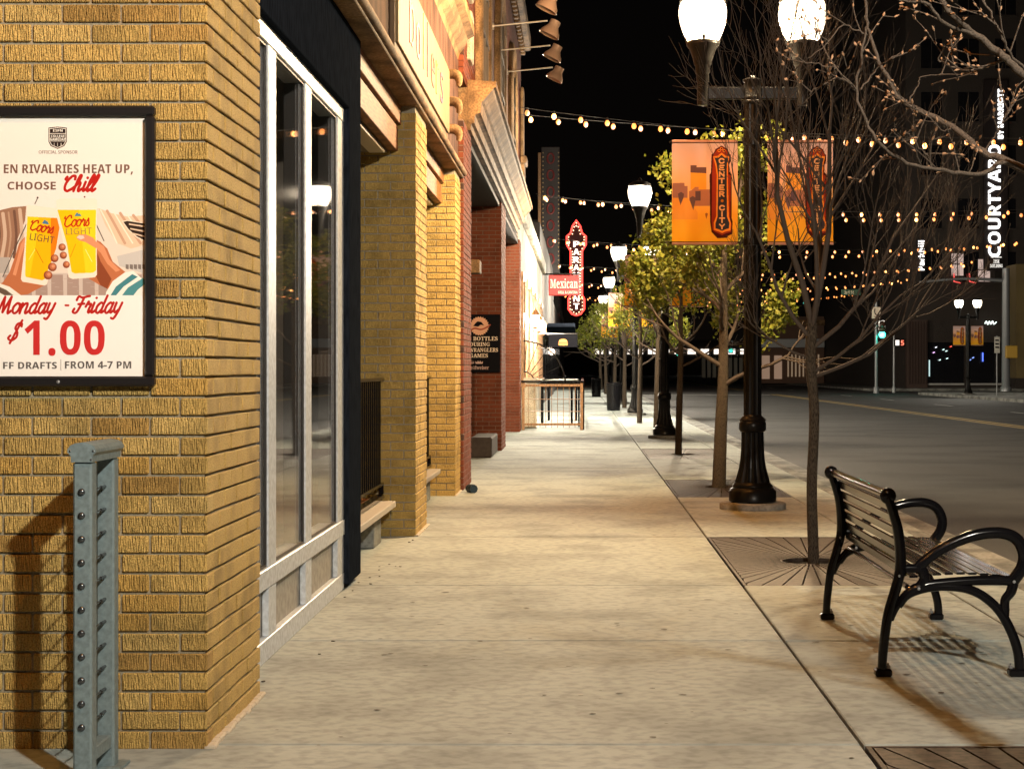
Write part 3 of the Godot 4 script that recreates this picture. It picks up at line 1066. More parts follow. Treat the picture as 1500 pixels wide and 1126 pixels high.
# ------------------------------------------------------------------ the beer poster
func build_poster() -> void:
	var Z := -5.727
	var k := -Z / FOCAL
	var s := thing("beer_poster", "framed white drinks poster with two beer glasses and red price on brick wall", "poster", Vector3((81.0 - 850.0) * k, EYE - (360.0 - 540.0) * k, Z - 0.03))
	var hw := 129.5 * k
	var hh := 191.0 * k
	var f := 15.0 * k
	var st := S()
	var black := mat("poster frame", C(0.012, 0.011, 0.012), 0.32, 0.0, 0.5)
	for e in [[-hw - f, hw + f, hh, hh + f], [-hw - f, hw + f, -hh - f, -hh], [-hw - f, -hw, -hh, hh], [hw, hw + f, -hh, hh]]:
		st = S()
		box(st, Vector3(e[0] + 0.0004, e[2] + 0.0004, -0.004), Vector3(e[1] - 0.0004, e[3] - 0.0004, 0.032), 0.007)
		part(s, "frame_bar", st, black)
	st = S()
	lathe(st, [[0.0, 0.0], [0.006, 0.0], [0.006, 0.003], [0.0, 0.005]], 10)
	var screw := part(s, "screw", st, mats["galvanised"], Vector3((85 - 81) * k, -hh - f * 0.55, 0.032))
	screw.rotation.x = PI / 2
	# the printed sheet; three picture points to one point of print
	var R := 3.0
	var W := int(259 * R)
	var H := int(382 * R)
	var im := Image.create(W, H, false, Image.FORMAT_RGB8)
	im.fill(Color(0.90, 0.89, 0.86))
	var T := func(list: Array, ox: float, oy: float, sc: float) -> Array:
		var out := []
		for v in V(list):
			out.append(Vector2((v.x / sc + ox + 48.5) * R, (v.y / sc + oy - 169.0) * R))
		return out
	# stadium and tent folds behind the glasses (scale of the study: 6.25, from 0, 280)
	var q := 6.25
	fill(im, T.call([-310, 240, 0, 160, 220, 130, 500, 150, 870, 150, 1000, 195, 1140, 225, 1330, 215, 1330, 950, -310, 950], 0, 280, q), Color(0.88, 0.83, 0.78))
	fill(im, T.call([-310, 250, -100, 185, 90, 140, 215, 130, 205, 260, 140, 420, 70, 600, -80, 700, -310, 640], 0, 280, q), Color(0.60, 0.45, 0.36))
	for i in 9:
		var x := -260.0 + i * 52
		stroke(im, spline(T.call([x, 260 - i * 12, x + 20, 400, x - 30 + i * 4, 600], 0, 280, q), 5), 4.0 + (i % 3) * 2, [Color(0.72, 0.58, 0.48), Color(0.45, 0.32, 0.26), Color(0.80, 0.69, 0.60)][i % 3])
	fill(im, T.call([880, 150, 1000, 195, 1140, 225, 1330, 215, 1330, 480, 1180, 520, 1050, 470, 940, 300], 0, 280, q), Color(0.90, 0.77, 0.66))
	for i in 6:
		var x := 900.0 + i * 60
		stroke(im, spline(T.call([x, 165 + i * 10, x + 70, 300, x + 150 + i * 12, 470], 0, 280, q), 5), 3.0 + (i % 2) * 3, [Color(0.97, 0.90, 0.83), Color(0.78, 0.62, 0.52)][i % 2])
	fill(im, T.call([1050, 590, 1330, 520, 1330, 760, 1070, 680], 0, 280, q), Color(0.78, 0.76, 0.74))
	for i in 5:
		fill(im, T.call([1130 + i * 38, 665, 1158 + i * 38, 668, 1158 + i * 38, 712, 1130 + i * 38, 706], 0, 280, q), Color(0.48, 0.44, 0.42))
	fill(im, T.call([-310, 600, 60, 600, 60, 760, -310, 760], 0, 280, q), Color(0.70, 0.66, 0.63))
	fill(im, T.call([-310, 745, 1330, 745, 1330, 952, -310, 952], 0, 280, q), Color(0.80, 0.74, 0.70))
	for i in 11:
		var x := -280.0 + i * 145
		fill(im, T.call([x, 760, x + 108, 760, x + 112, 952, x, 952], 0, 280, q), Color(0.66, 0.57, 0.53))
	for i in 40:
		stroke(im, T.call([-300 + i * 41, 770 + (i * 37) % 150, -260 + i * 41, 772 + (i * 37) % 150], 0, 280, q), 1.0, Color(0.74, 0.67, 0.63))
	stroke(im, T.call([295, 108, 320, 55], 0, 280, q), 2.0, Color(0.35, 0.28, 0.25))
	disc(im, T.call([320, 52], 0, 280, q)[0], 4.0, Color(0.3, 0.22, 0.2))
	disc(im, T.call([752, 45], 0, 280, q)[0], 4.0, Color(0.45, 0.22, 0.18))
	stroke(im, T.call([0, 780, 110, 520, 215, 300], 0, 280, q), 2.0, Color(0.30, 0.26, 0.24))
	stroke(im, T.call([860, 300, 930, 450], 0, 280, q), 2.0, Color(0.30, 0.26, 0.24))
	# small shield at the right
	fill(im, T.call([1095, 268, 1140, 258, 1320, 285, 1330, 470, 1230, 420, 1150, 350], 0, 280, q), Color(0.93, 0.86, 0.78))
	fill(im, T.call([1108, 275, 1145, 266, 1320, 293, 1330, 458, 1235, 410, 1160, 346], 0, 280, q), Color(0.20, 0.15, 0.12))
	for i in 3:
		stroke(im, T.call([1165 + i * 12, 296 + i * 42, 1310, 318 + i * 46], 0, 280, q), 3.2, Color(0.86, 0.76, 0.66))
	# hands
	var skin := Color(0.74, 0.44, 0.29)
	var skin_lit := Color(0.86, 0.58, 0.42)
	var skin_deep := Color(0.55, 0.28, 0.17)
	fill(im, T.call([205, 410, 150, 470, 110, 600, 60, 740, 0, 830, -200, 960, 140, 952, 230, 940, 380, 860, 180, 800, 210, 560], 0, 280, q), skin)
	fill(im, T.call([205, 410, 165, 480, 130, 620, 90, 760, 120, 770, 165, 600, 208, 470], 0, 280, q), skin_lit)
	fill(im, T.call([680, 430, 720, 395, 800, 410, 900, 460, 960, 520, 1010, 640, 1130, 740, 1000, 880, 960, 890, 880, 850, 790, 795, 850, 780, 860, 560, 790, 490, 720, 450], 0, 280, q), skin)
	fill(im, T.call([700, 420, 730, 402, 820, 425, 930, 500, 980, 620, 1080, 720, 1040, 735, 960, 660, 900, 560, 830, 490, 740, 450], 0, 280, q), skin_lit)
	fill(im, T.call([870, 560, 900, 640, 950, 720, 1000, 800, 960, 890, 900, 860, 860, 780], 0, 280, q), skin_deep)
	# sleeves
	fill(im, T.call([950, 920, 1010, 820, 1120, 740, 1200, 725, 1330, 840, 1330, 952, 945, 952], 0, 280, q), Color(0.93, 0.92, 0.89))
	fill(im, T.call([990, 952, 1040, 870, 1190, 755, 1240, 780, 1110, 870, 1040, 952], 0, 280, q), Color(0.27, 0.51, 0.55))
	fill(im, T.call([1095, 952, 1150, 880, 1290, 790, 1325, 830, 1240, 900, 1200, 952], 0, 280, q), Color(0.30, 0.55, 0.58))
	fill(im, T.call([-310, 800, -60, 830, 60, 870, 170, 952, -310, 952], 0, 280, q), Color(0.92, 0.90, 0.86))
	fill(im, T.call([-310, 830, -60, 860, 30, 900, 100, 952, 20, 952, -80, 900, -310, 880], 0, 280, q), Color(0.40, 0.33, 0.28))
	# glasses: body, beer, foam
	var cream := Color(0.95, 0.89, 0.82)
	fill(im, T.call([222, 118, 495, 150, 530, 300, 500, 500, 405, 850, 380, 860, 180, 825, 166, 800, 200, 500, 215, 300], 0, 280, q), cream)
	fill(im, T.call([226, 225, 500, 240, 520, 330, 490, 520, 385, 800, 360, 812, 210, 780, 205, 760, 212, 500], 0, 280, q), Color(0.97, 0.72, 0.04))
	fill(im, T.call([226, 225, 330, 232, 300, 500, 250, 780, 210, 780, 205, 760, 212, 500], 0, 280, q), Color(0.98, 0.80, 0.10))
	fill(im, T.call([440, 238, 500, 240, 520, 330, 490, 520, 440, 660], 0, 280, q), Color(0.93, 0.50, 0.07))
	stroke(im, T.call([300, 520, 240, 620], 0, 280, q), 2.0, Color(0.99, 0.90, 0.40))
	stroke(im, T.call([300, 520, 370, 650], 0, 280, q), 2.0, Color(0.80, 0.52, 0.02))
	fill(im, T.call([488, 75, 530, 62, 850, 58, 868, 80, 862, 400, 866, 760, 845, 785, 640, 800, 605, 785, 560, 480, 500, 200], 0, 280, q), cream)
	fill(im, T.call([502, 165, 858, 165, 852, 400, 858, 720, 830, 742, 660, 748, 632, 735, 590, 480], 0, 280, q), Color(0.97, 0.76, 0.05))
	fill(im, T.call([700, 165, 858, 165, 852, 400, 858, 720, 830, 742, 760, 744], 0, 280, q), Color(0.98, 0.83, 0.14))
	stroke(im, T.call([670, 480, 620, 600], 0, 280, q), 2.0, Color(0.86, 0.60, 0.03))
	stroke(im, T.call([760, 530, 820, 640], 0, 280, q), 2.0, Color(0.99, 0.92, 0.5))
	# thumb over the second glass, fingers between
	fill(im, T.call([675, 420, 700, 392, 760, 388, 830, 420, 870, 470, 860, 520, 760, 460, 700, 445], 0, 280, q), skin_lit)
	fill(im, T.call([680, 418, 700, 398, 740, 400, 752, 425, 715, 438], 0, 280, q), Color(0.93, 0.80, 0.74))
	for p in [[545, 508, 34], [556, 582, 33], [584, 668, 32], [475, 610, 36], [455, 690, 40], [415, 765, 40]]:
		disc(im, T.call([p[0], p[1]], 0, 280, q)[0], p[2] / q * R, skin_deep)
		disc(im, T.call([p[0] + 4, p[1] - 6], 0, 280, q)[0], p[2] * 0.72 / q * R, skin)
		disc(im, T.call([p[0] + 8, p[1] - 8], 0, 280, q)[0], p[2] * 0.38 / q * R, skin_lit)
	# lettering on the glasses
	var red := Color(0.70, 0.12, 0.09)
	script_word(im, "Coors", T.call([235, 345], 0, 280, q)[0], 27.0, 0.25, 3.2, Color(0.70, 0.16, 0.06), Vector2(0.17, -0.985))
	script_word(im, "Coors", T.call([552, 322], 0, 280, q)[0], 29.0, 0.25, 3.2, Color(0.74, 0.20, 0.06), Vector2(-0.05, -1.0))
	fill(im, T.call([358, 290, 385, 252, 398, 270, 408, 262, 425, 300], 0, 280, q), Color(0.28, 0.48, 0.62))
	fill(im, T.call([658, 222, 682, 185, 696, 203, 706, 196, 725, 224], 0, 280, q), Color(0.33, 0.53, 0.62))
	# white lower field
	fill(im, T.call([-310, 950, 1330, 950, 1330, 1720, -310, 1720], 0, 280, q), Color(0.93, 0.93, 0.92))
	# hand-drawn words
	script_word(im, "Chill", T.call([462, 690], 0, 150, 5.3625)[0], 40.0, 0.36, 5.8, red)
	script_word(im, "Monday", T.call([-62, 240], 0, 420, q)[0], 44.0, 0.34, 5.2, red)
	script_word(im, "-", T.call([548, 215], 0, 420, q)[0], 38.0, 0.34, 4.2, red)
	script_word(im, "Friday", T.call([640, 236], 0, 420, q)[0], 45.0, 0.34, 5.2, red)
	script_word(im, "$", T.call([42, 490], 0, 420, q)[0], 48.0, 0.35, 5.0, red)
	# crest
	fill(im, T.call([360, 190, 432, 182, 505, 190, 505, 300, 485, 335, 432, 358, 378, 335, 360, 300], 0, 150, 5.3625), Color(0.16, 0.12, 0.11))
	fill(im, T.call([366, 196, 432, 188, 499, 196, 499, 298, 480, 330, 432, 351, 384, 330, 366, 298], 0, 150, 5.3625), Color(0.88, 0.86, 0.82))
	fill(im, T.call([371, 201, 432, 194, 494, 201, 494, 296, 476, 326, 432, 345, 388, 326, 371, 296], 0, 150, 5.3625), Color(0.16, 0.12, 0.11))
	stroke(im, T.call([372, 237, 492, 237], 0, 150, 5.3625), 1.2, Color(0.88, 0.86, 0.82))
	stroke(im, T.call([372, 297, 492, 297], 0, 150, 5.3625), 1.2, Color(0.88, 0.86, 0.82))
	for i in 3:
		stroke(im, T.call([405 + i * 27, 312, 405 + i * 27, 335], 0, 150, 5.3625), 1.3, Color(0.88, 0.86, 0.82))
	var m := mat("poster print", Color.WHITE, 0.4, 0.0, 0.4)
	m.albedo_texture = ImageTexture.create_from_image(im)
	st = S()
	flat4(st, Vector3(-hw, -hh, 0.006), Vector3(hw, -hh, 0.006), Vector3(hw, hh, 0.006), Vector3(-hw, hh, 0.006), Vector3.BACK)
	box(st, Vector3(-hw, -hh, 0.0), Vector3(hw, hh, 0.0045))
	part(s, "printed_sheet", st, m)
	# type
	var brown := mat("print brown", C(0.17, 0.085, 0.06), 0.5)
	var grey := mat("print grey", C(0.10, 0.09, 0.09), 0.5)
	var bold := mat("print red", C(0.55, 0.02, 0.02), 0.5)
	var pale := mat("print pale", C(0.8, 0.78, 0.72), 0.5)
	var put := func(txt: String, x0: float, x1: float, y0: float, y1: float, mm: Material, heavy := true, tilt := 0.0) -> void:
		var c := Vector3(((x0 + x1) * 0.5 - 81.0) * k, -((y0 + y1) * 0.5 - 360.0) * k, 0.0066)
		lettering(s, "lettering", txt, c, (x1 - x0) * k, (y1 - y0) * k, mm, Basis(Vector3.BACK, tilt), 0.0008, "Droid Sans", heavy)
	put.call("EN RIVALRIES HEAT UP,", 1.5, 191.5, 239.5, 254.5, brown)
	put.call("CHOOSE", 7, 78, 265, 276.5, brown)
	put.call("OFFICIAL SPONSOR", 53, 110, 219, 223.6, brown, false)
	put.call("ESPN", 74, 88, 188, 191.5, pale)
	put.call("COLLEGE", 71, 91, 196, 199.5, pale)
	put.call("GAMEDAY", 69.5, 92.5, 200.3, 204.5, pale)
	put.call("1.00", 32, 150, 469, 521, bold)
	put.call("FF DRAFTS", 0.5, 79.5, 530, 540, grey)
	put.call("FROM 4-7 PM", 91.5, 189, 529, 539.5, grey)
	put.call("LIGHT", 40, 76, 343, 353, mat("glass print", C(0.14, 0.09, 0.03), 0.5), false, -0.17)
	put.call("LIGHT", 93, 131, 333, 342, mat("glass print pale", C(0.38, 0.24, 0.05), 0.5), false, 0.03)
	st = S()
	box(st, Vector3((85.2 - 81.0) * k, -(542.5 - 360.0) * k, 0.0062), Vector3((85.8 - 81.0) * k, -(526.0 - 360.0) * k, 0.007))
	part(s, "printed_rule", st, grey)

# ------------------------------------------------------------------ cable railing at the near corner
func build_cable_railing() -> void:
	var s := thing("cable_railing", "blue grey metal cable railing post with rounded cap by the brick wall", "railing", Vector3(-1.556, 0.0, -5.25))
	var paint: StandardMaterial3D = mats["railing paint"]
	var bolt := mat("bolt steel", C(0.10, 0.11, 0.12), 0.25, 0.8)
	var st := S()
	box(st, Vector3(-0.0295, 0.0, -0.029), Vector3(0.0295, 1.018, 0.029), 0.006)
	part(s, "post", st, paint)
	st = S()
	box(st, Vector3(-0.0295, 0.0, -0.279), Vector3(0.0295, 1.018, -0.221), 0.006)
	part(s, "post", st, paint)
	st = S()
	box(st, Vector3(-0.022, 0.07, -0.2205), Vector3(0.022, 0.115, -0.0295), 0.004)
	part(s, "lower_rail", st, paint)
	st = S()
	var o := PackedVector2Array([Vector2(-0.033, 0.0), Vector2(0.033, 0.0), Vector2(0.034, 0.020), Vector2(0.044, 0.030), Vector2(0.044, 0.040), Vector2(0.036, 0.052), Vector2(0.020, 0.059), Vector2(0.0, 0.062), Vector2(-0.020, 0.059), Vector2(-0.036, 0.052), Vector2(-0.044, 0.040), Vector2(-0.044, 0.030), Vector2(-0.034, 0.020)])
	prism(st, o, 0.315, Vector3(0, 1.0185, 0.031), Vector3.RIGHT, Vector3.UP, Vector3.FORWARD)
	var c := part(s, "cap_rail", st, paint)
	st = S()
	prism(st, o, 0.004, Vector3(0, 1.0185, 0.036), Vector3.RIGHT, Vector3.UP, Vector3.FORWARD)
	part(c, "end_plate", st, paint)
	for p in [Vector3(-0.036, 1.053, 0.036), Vector3(0.036, 1.053, 0.036), Vector3(0.029, 1.026, 0.036)]:
		st = S()
		lathe(st, [[0.0, 0.0], [0.004, 0.0], [0.003, 0.002], [0.0, 0.0025]], 8)
		part(c, "screw", st, bolt, p).rotation.x = PI / 2
	for i in 11:
		var y := 0.925 - i * 0.0735
		st = S()
		lathe(st, [[0.0115, 0.0], [0.0115, 0.002], [0.010, 0.006], [0.006, 0.009], [0.0, 0.010]], 14)
		part(s, "bolt", st, bolt, Vector3(-0.002, y, 0.029)).rotation.x = PI / 2
		st = S()
		tube(st, [Vector3(0, y, -0.029), Vector3(0, y, -0.221)], 0.0028, 6)
		part(s, "cable", st, bolt)
		st = S()
		tube(st, [Vector3(0, y, -0.221), Vector3(0, y, -0.175)], 0.0055, 8)
		part(s, "cable_fitting", st, bolt)
	st = S()
	box(st, Vector3(-0.06, 0.0, -0.31), Vector3(0.06, 0.012, -0.19), 0.003)
	part(s, "base_plate", st, paint)
	st = S()
	box(st, Vector3(-0.06, 0.0, -0.06), Vector3(0.06, 0.012, 0.06), 0.003)
	part(s, "base_plate", st, paint)

# ------------------------------------------------------------------ bench
func build_bench() -> void:
	var d0 := 7.13
	var d1 := 8.745
	var s := thing("park_bench", "black cast iron slatted bench with curved arms, facing the street", "bench", Vector3(1.30, 0, -d0))
	var iron: StandardMaterial3D = mats["black iron"]
	var L := d1 - d0
	var O := Vector3(1.30, 0, 0)
	var g := func(list: Array, z: float) -> Array:
		var out := []
		for v in V(list):
			out.append(Vector3(v.x, v.y, z) - O)
		return spline(out, 6)
	var taper := func(n: int, a: float, b: float, c: float) -> Array:
		var out := []
		for i in n:
			var t := float(i) / (n - 1)
			out.append(lerpf(a, b, t * 2.0) if t < 0.5 else lerpf(b, c, t * 2.0 - 1.0))
		return out
	for z in [0.0, -L]:
		var fr := Node3D.new()
		fr.name = "end_frame"
		s.add_child(fr, true)
		var st := S()
		var p: Array = g.call([1.288, 0.0, 1.292, 0.10, 1.311, 0.25, 1.344, 0.364, 1.364, 0.443, 1.366, 0.524, 1.356, 0.62, 1.336, 0.693, 1.318, 0.745, 1.314, 0.765], z)
		tube(st, p, taper.call(p.size(), 0.024, 0.031, 0.023), 12, true, 0.8)
		part(fr, "rear_post", st, iron)
		st = S()
		lathe(st, [[0.0, -0.022], [0.02, -0.022], [0.033, -0.012], [0.036, 0.0], [0.033, 0.012], [0.02, 0.022], [0.0, 0.022]], 16)
		part(fr, "scroll", st, iron, Vector3(0.013, 0.768, z)).rotation.x = PI / 2
		st = S()
		p = g.call([1.444, 0.372, 1.468, 0.41, 1.462, 0.445, 1.444, 0.462, 1.47, 0.49, 1.532, 0.536, 1.612, 0.576, 1.70, 0.604, 1.796, 0.61, 1.862, 0.584, 1.893, 0.524, 1.886, 0.465, 1.846, 0.405], z)
		tube(st, p, taper.call(p.size(), 0.020, 0.021, 0.024), 12, true, 1.15)
		part(fr, "arm", st, iron)
		st = S()
		p = g.call([1.365, 0.458, 1.41, 0.46, 1.452, 0.458], z)
		tube(st, p, 0.019, 10)
		part(fr, "arm_stay", st, iron)
		st = S()
		p = g.call([1.355, 0.30, 1.40, 0.355, 1.444, 0.380, 1.50, 0.392, 1.60, 0.402, 1.70, 0.408, 1.80, 0.408, 1.85, 0.405], z)
		tube(st, p, taper.call(p.size(), 0.020, 0.020, 0.022), 12, true, 1.0)
		part(fr, "seat_rail", st, iron)
		st = S()
		p = g.call([1.322, 0.24, 1.352, 0.30, 1.41, 0.352, 1.50, 0.378, 1.60, 0.380, 1.68, 0.362, 1.745, 0.322, 1.80, 0.262, 1.845, 0.175, 1.870, 0.09, 1.876, 0.0], z)
		tube(st, p, taper.call(p.size(), 0.016, 0.020, 0.022), 12, true, 1.0)
		part(fr, "front_leg", st, iron)
		st = S()
		p = g.call([1.850, 0.405, 1.838, 0.36, 1.812, 0.32, 1.815, 0.25], z)
		tube(st, p, [0.022, 0.022, 0.022, 0.022, 0.022, 0.022, 0.022, 0.021, 0.020, 0.02, 0.02, 0.02, 0.02, 0.02, 0.02, 0.02, 0.018, 0.016, 0.014], 10)
		part(fr, "front_strut", st, iron)
		for x in [1.29, 1.86]:
			st = S()
			box(st, Vector3(x - 0.034 - 1.30, 0.0, z - 0.028), Vector3(x + 0.038 - 1.30, 0.034, z + 0.028), 0.008)
			part(fr, "foot", st, iron)
			st = S()
			lathe(st, [[0.009, 0.0], [0.009, 0.012], [0.004, 0.012], [0.004, 0.022], [0.0, 0.022]], 8)
			part(fr, "anchor_bolt", st, mats["galvanised"], Vector3(x + (0.024 if x < 1.5 else -0.024) - 1.30, 0.034, z))
		for q in [Vector2(1.358, 0.43), Vector2(1.440, 0.376), Vector2(1.845, 0.405)]:
			st = S()
			lathe(st, [[0.007, 0.0], [0.006, 0.003], [0.0, 0.004]], 10)
			part(fr, "rivet", st, mats["galvanised"], Vector3(q.x - 1.30, q.y, z + 0.026)).rotation.x = PI / 2
	# slats
	var slat := func(c: Vector2, tang: Vector2, w: float, t: float) -> void:
		var st := S()
		var n := Vector2(-tang.y, tang.x)
		var o := PackedVector2Array()
		for q in [[-0.5, -0.35], [-0.42, -0.5], [0.42, -0.5], [0.5, -0.35], [0.5, 0.35], [0.42, 0.5], [-0.42, 0.5], [-0.5, 0.35]]:
			o.append(c - Vector2(1.30, 0) + tang * (q[0] * w) + n * (q[1] * t))
		prism(st, o, L - 0.03, Vector3(0, 0, -0.015), Vector3.RIGHT, Vector3.UP, Vector3.FORWARD)
		part(s, "slat", st, iron)
	var st2 := S()
	tube(st2, [Vector3(0.026, 0.765, -0.01), Vector3(0.026, 0.765, -L + 0.01)], 0.022, 14)
	part(s, "top_rail", st2, iron)
	for b in [[1.354, 0.708, 1.332, 0.70], [1.366, 0.655, 0, 0], [1.376, 0.602, 0, 0], [1.384, 0.549, 0, 0], [1.388, 0.496, 0, 0], [1.389, 0.443, 0, 0]]:
		slat.call(Vector2(b[0], b[1]), Vector2(-0.16, 0.987).normalized(), 0.038, 0.010)
	for i in 9:
		var x := 1.425 + i * 0.0505
		slat.call(Vector2(x, 0.412 + 0.014 * sin(PI * i / 8.0) + 0.010), Vector2(1.0, 0.03).normalized(), 0.036, 0.010)
	st2 = S()
	tube(st2, [Vector3(0.10, 0.378, -0.02), Vector3(0.10, 0.378, -L + 0.02)], 0.012, 8)
	part(s, "stretcher", st2, iron)

# ------------------------------------------------------------------ tree grates
func build_grate(d0: float, d1: float, tree_d: float, label: String) -> void:
	var x0 := 0.992
	var x1 := 2.168
	var s := thing("tree_grate", label, "tree grate", Vector3(1.58, -0.035, -tree_d), "cast iron tree grates")
	var lo := Vector2(x0 - 1.58, -(d1 - 0.008) + tree_d)
	var hi := Vector2(x1 - 1.58, -(d0 + 0.008) + tree_d)
	var st := S()
	for e in [[lo.x, hi.x, lo.y, lo.y + 0.02], [lo.x, hi.x, hi.y - 0.02, hi.y], [lo.x, lo.x + 0.02, lo.y + 0.02, hi.y - 0.02], [hi.x - 0.02, hi.x, lo.y + 0.02, hi.y - 0.02]]:
		box(st, Vector3(e[0], 0, e[2]), Vector3(e[1], 0.033, e[3]), 0.002)
	part(s, "frame", st, mats["rusted iron"])
	var bl := lo + Vector2(0.026, 0.026)
	var bh := hi - Vector2(0.026, 0.026)
	var hit := func(a: float) -> Array:
		var v := Vector2(cos(a), sin(a))
		var tx := (bh.x / v.x) if v.x > 1e-6 else ((bl.x / v.x) if v.x < -1e-6 else 1e9)
		var ty := (bh.y / v.y) if v.y > 1e-6 else ((bl.y / v.y) if v.y < -1e-6 else 1e9)
		return [v * minf(tx, ty), 0 if tx < ty else 1]
	var n := 72
	st = S()
	for i in n:
		var a0 := TAU * i / n
		var a1 := TAU * (i + 1) / n
		var p0: Array = hit.call(a0)
		var p1: Array = hit.call(a1)
		var r0 := 0.21
		var v0 := Vector2(cos(a0), sin(a0))
		var v1 := Vector2(cos(a1), sin(a1))
		var m0 := Vector2(-v0.y, v0.x) * 0.0055
		var m1 := Vector2(v1.y, -v1.x) * 0.0055
		# an inner and an outer band, with a solid ring left between the slots
		var e0: Vector2 = p0[0]
		var e1: Vector2 = p1[0]
		var o := PackedVector2Array([v0 * r0 + m0, e0 + m0])
		if p0[1] != p1[1]:
			o.append(Vector2(bh.x if v0.x + v1.x > 0 else bl.x, bh.y if v0.y + v1.y > 0 else bl.y))
		o.append(e1 + m1)
		o.append(v1 * r0 + m1)
		prism(st, o, 0.03, Vector3(0, 0.001, 0), Vector3.RIGHT, Vector3.BACK, Vector3.UP)
	for r in [0.21, 0.40, 0.52]:
		for i in 48:
			var a0 := TAU * i / 48
			var a1 := TAU * (i + 1) / 48
			var o := PackedVector2Array([Vector2(cos(a0), sin(a0)) * (r - 0.014), Vector2(cos(a1), sin(a1)) * (r - 0.014), Vector2(cos(a1), sin(a1)) * (r + 0.014), Vector2(cos(a0), sin(a0)) * (r + 0.014)])
			prism(st, o, 0.028, Vector3(0, 0.001, 0), Vector3.RIGHT, Vector3.BACK, Vector3.UP)
	part(s, "plate", st, mats["rusted iron"])
	st = S()
	box(st, Vector3(lo.x, -0.06, lo.y), Vector3(hi.x, -0.007, hi.y))
	part(s, "soil", st, mat("soil", C(0.02, 0.015, 0.01), 0.95))

# ------------------------------------------------------------------ street lamps and banners
var lamp_light := Color.WHITE

func lamp_proto(where: Vector3, label: String, energy: float) -> Node3D:
	var s := thing("street_lamp", label, "street lamp", where, "twin globe street lamps")
	var metal: StandardMaterial3D = mats["lamp metal"]
	var st := S()
	lathe(st, [[0.31, 0.0], [0.31, 0.05], [0.295, 0.062], [0.0, 0.063]], 32)
	part(s, "concrete_foot", st, mats["kerb concrete"])
	st = S()
	lathe(st, [[0.20, 0.064], [0.222, 0.075], [0.222, 0.165], [0.21, 0.175], [0.205, 0.19], [0.185, 0.20], [0.19, 0.215], [0.175, 0.235], [0.163, 0.25]], 32)
	part(s, "base", st, metal)
	st = S()
	lathe(st, [[0.165, 0.25], [0.15, 0.30], [0.128, 0.38], [0.115, 0.46], [0.107, 0.56], [0.104, 0.72]], 96, Vector3.ZERO, 16, 0.09)
	part(s, "fluted_flare", st, metal)
	st = S()
	lathe(st, [[0.105, 0.715], [0.118, 0.725], [0.128, 0.74], [0.128, 0.80], [0.118, 0.815], [0.126, 0.83], [0.112, 0.85], [0.09, 0.865], [0.084, 0.88]], 28)
	part(s, "collar", st, metal)
	st = S()
	lathe(st, [[0.084, 0.88], [0.081, 2.3], [0.077, 3.78]], 72, Vector3.ZERO, 12, 0.08)
	part(s, "shaft", st, metal)
	st = S()
	lathe(st, [[0.080, 3.78], [0.092, 3.79], [0.092, 3.81], [0.082, 3.82], [0.088, 3.835], [0.088, 3.85], [0.078, 3.86], [0.078, 3.99], [0.092, 4.0], [0.092, 4.015], [0.06, 4.025], [0.025, 4.03], [0.022, 4.05], [0.0, 4.06]], 24)
	part(s, "capital", st, metal)
	st = S()
	box(st, Vector3(-0.42, 3.83, -0.022), Vector3(-0.076, 3.945, 0.022), 0.008)
	box(st, Vector3(0.076, 3.83, -0.022), Vector3(0.42, 3.945, 0.022), 0.008)
	part(s, "cross_arm", st, metal)
	for sx in [-1.0, 1.0]:
		var h := Vector3(0.467 * sx, 0, 0)
		st = S()
		lathe(st, [[0.0, 3.77], [0.052, 3.775], [0.052, 3.99], [0.06, 4.0], [0.06, 4.07], [0.068, 4.08], [0.07, 4.14], [0.082, 4.155], [0.095, 4.22], [0.125, 4.30], [0.152, 4.335], [0.155, 4.35], [0.146, 4.36], [0.146, 4.372], [0.0, 4.373]], 28, h)
		var f := part(s, "fitter", st, metal)
		st = S()
		for k in 4:
			var a := PI * 0.5 * k + PI * 0.5
			var e := Vector3(cos(a), 0, sin(a))
			tube(st, [h + e * 0.147 + Vector3.UP * 4.36, h + e * 0.16 + Vector3.UP * 4.41], 0.012, 6)
		part(f, "clip", st, metal)
		st = S()
		lathe(st, [[0.145, 4.374], [0.165, 4.41], [0.19, 4.47], [0.212, 4.54], [0.224, 4.61], [0.225, 4.66], [0.216, 4.71], [0.20, 4.735], [0.0, 4.737]], 28, h)
		part(s, "globe", st, glow("lamp globe", C(1.0, 0.83, 0.60), 3.4, C(0.85, 0.82, 0.78)))
		st = S()
		lathe(st, [[0.206, 4.738], [0.218, 4.745], [0.205, 4.79], [0.13, 4.83], [0.05, 4.85], [0.02, 4.90], [0.0, 4.905]], 28, h)
		part(s, "lid", st, metal)
		omni(s, "globe_light", h + Vector3.UP * 4.61, lamp_light, energy, 0.09)
	# banner brackets
	for y in [2.49, 3.43]:
		st = S()
		tube(st, [Vector3(-0.78, y, 0), Vector3(0.78, y, 0)], 0.011, 8)
		part(s, "banner_rod", st, metal)
		st = S()
		lathe(st, [[0.0, y - 0.03], [0.092, y - 0.03], [0.092, y + 0.03], [0.0, y + 0.03]], 20)
		part(s, "clamp", st, metal)
	return s

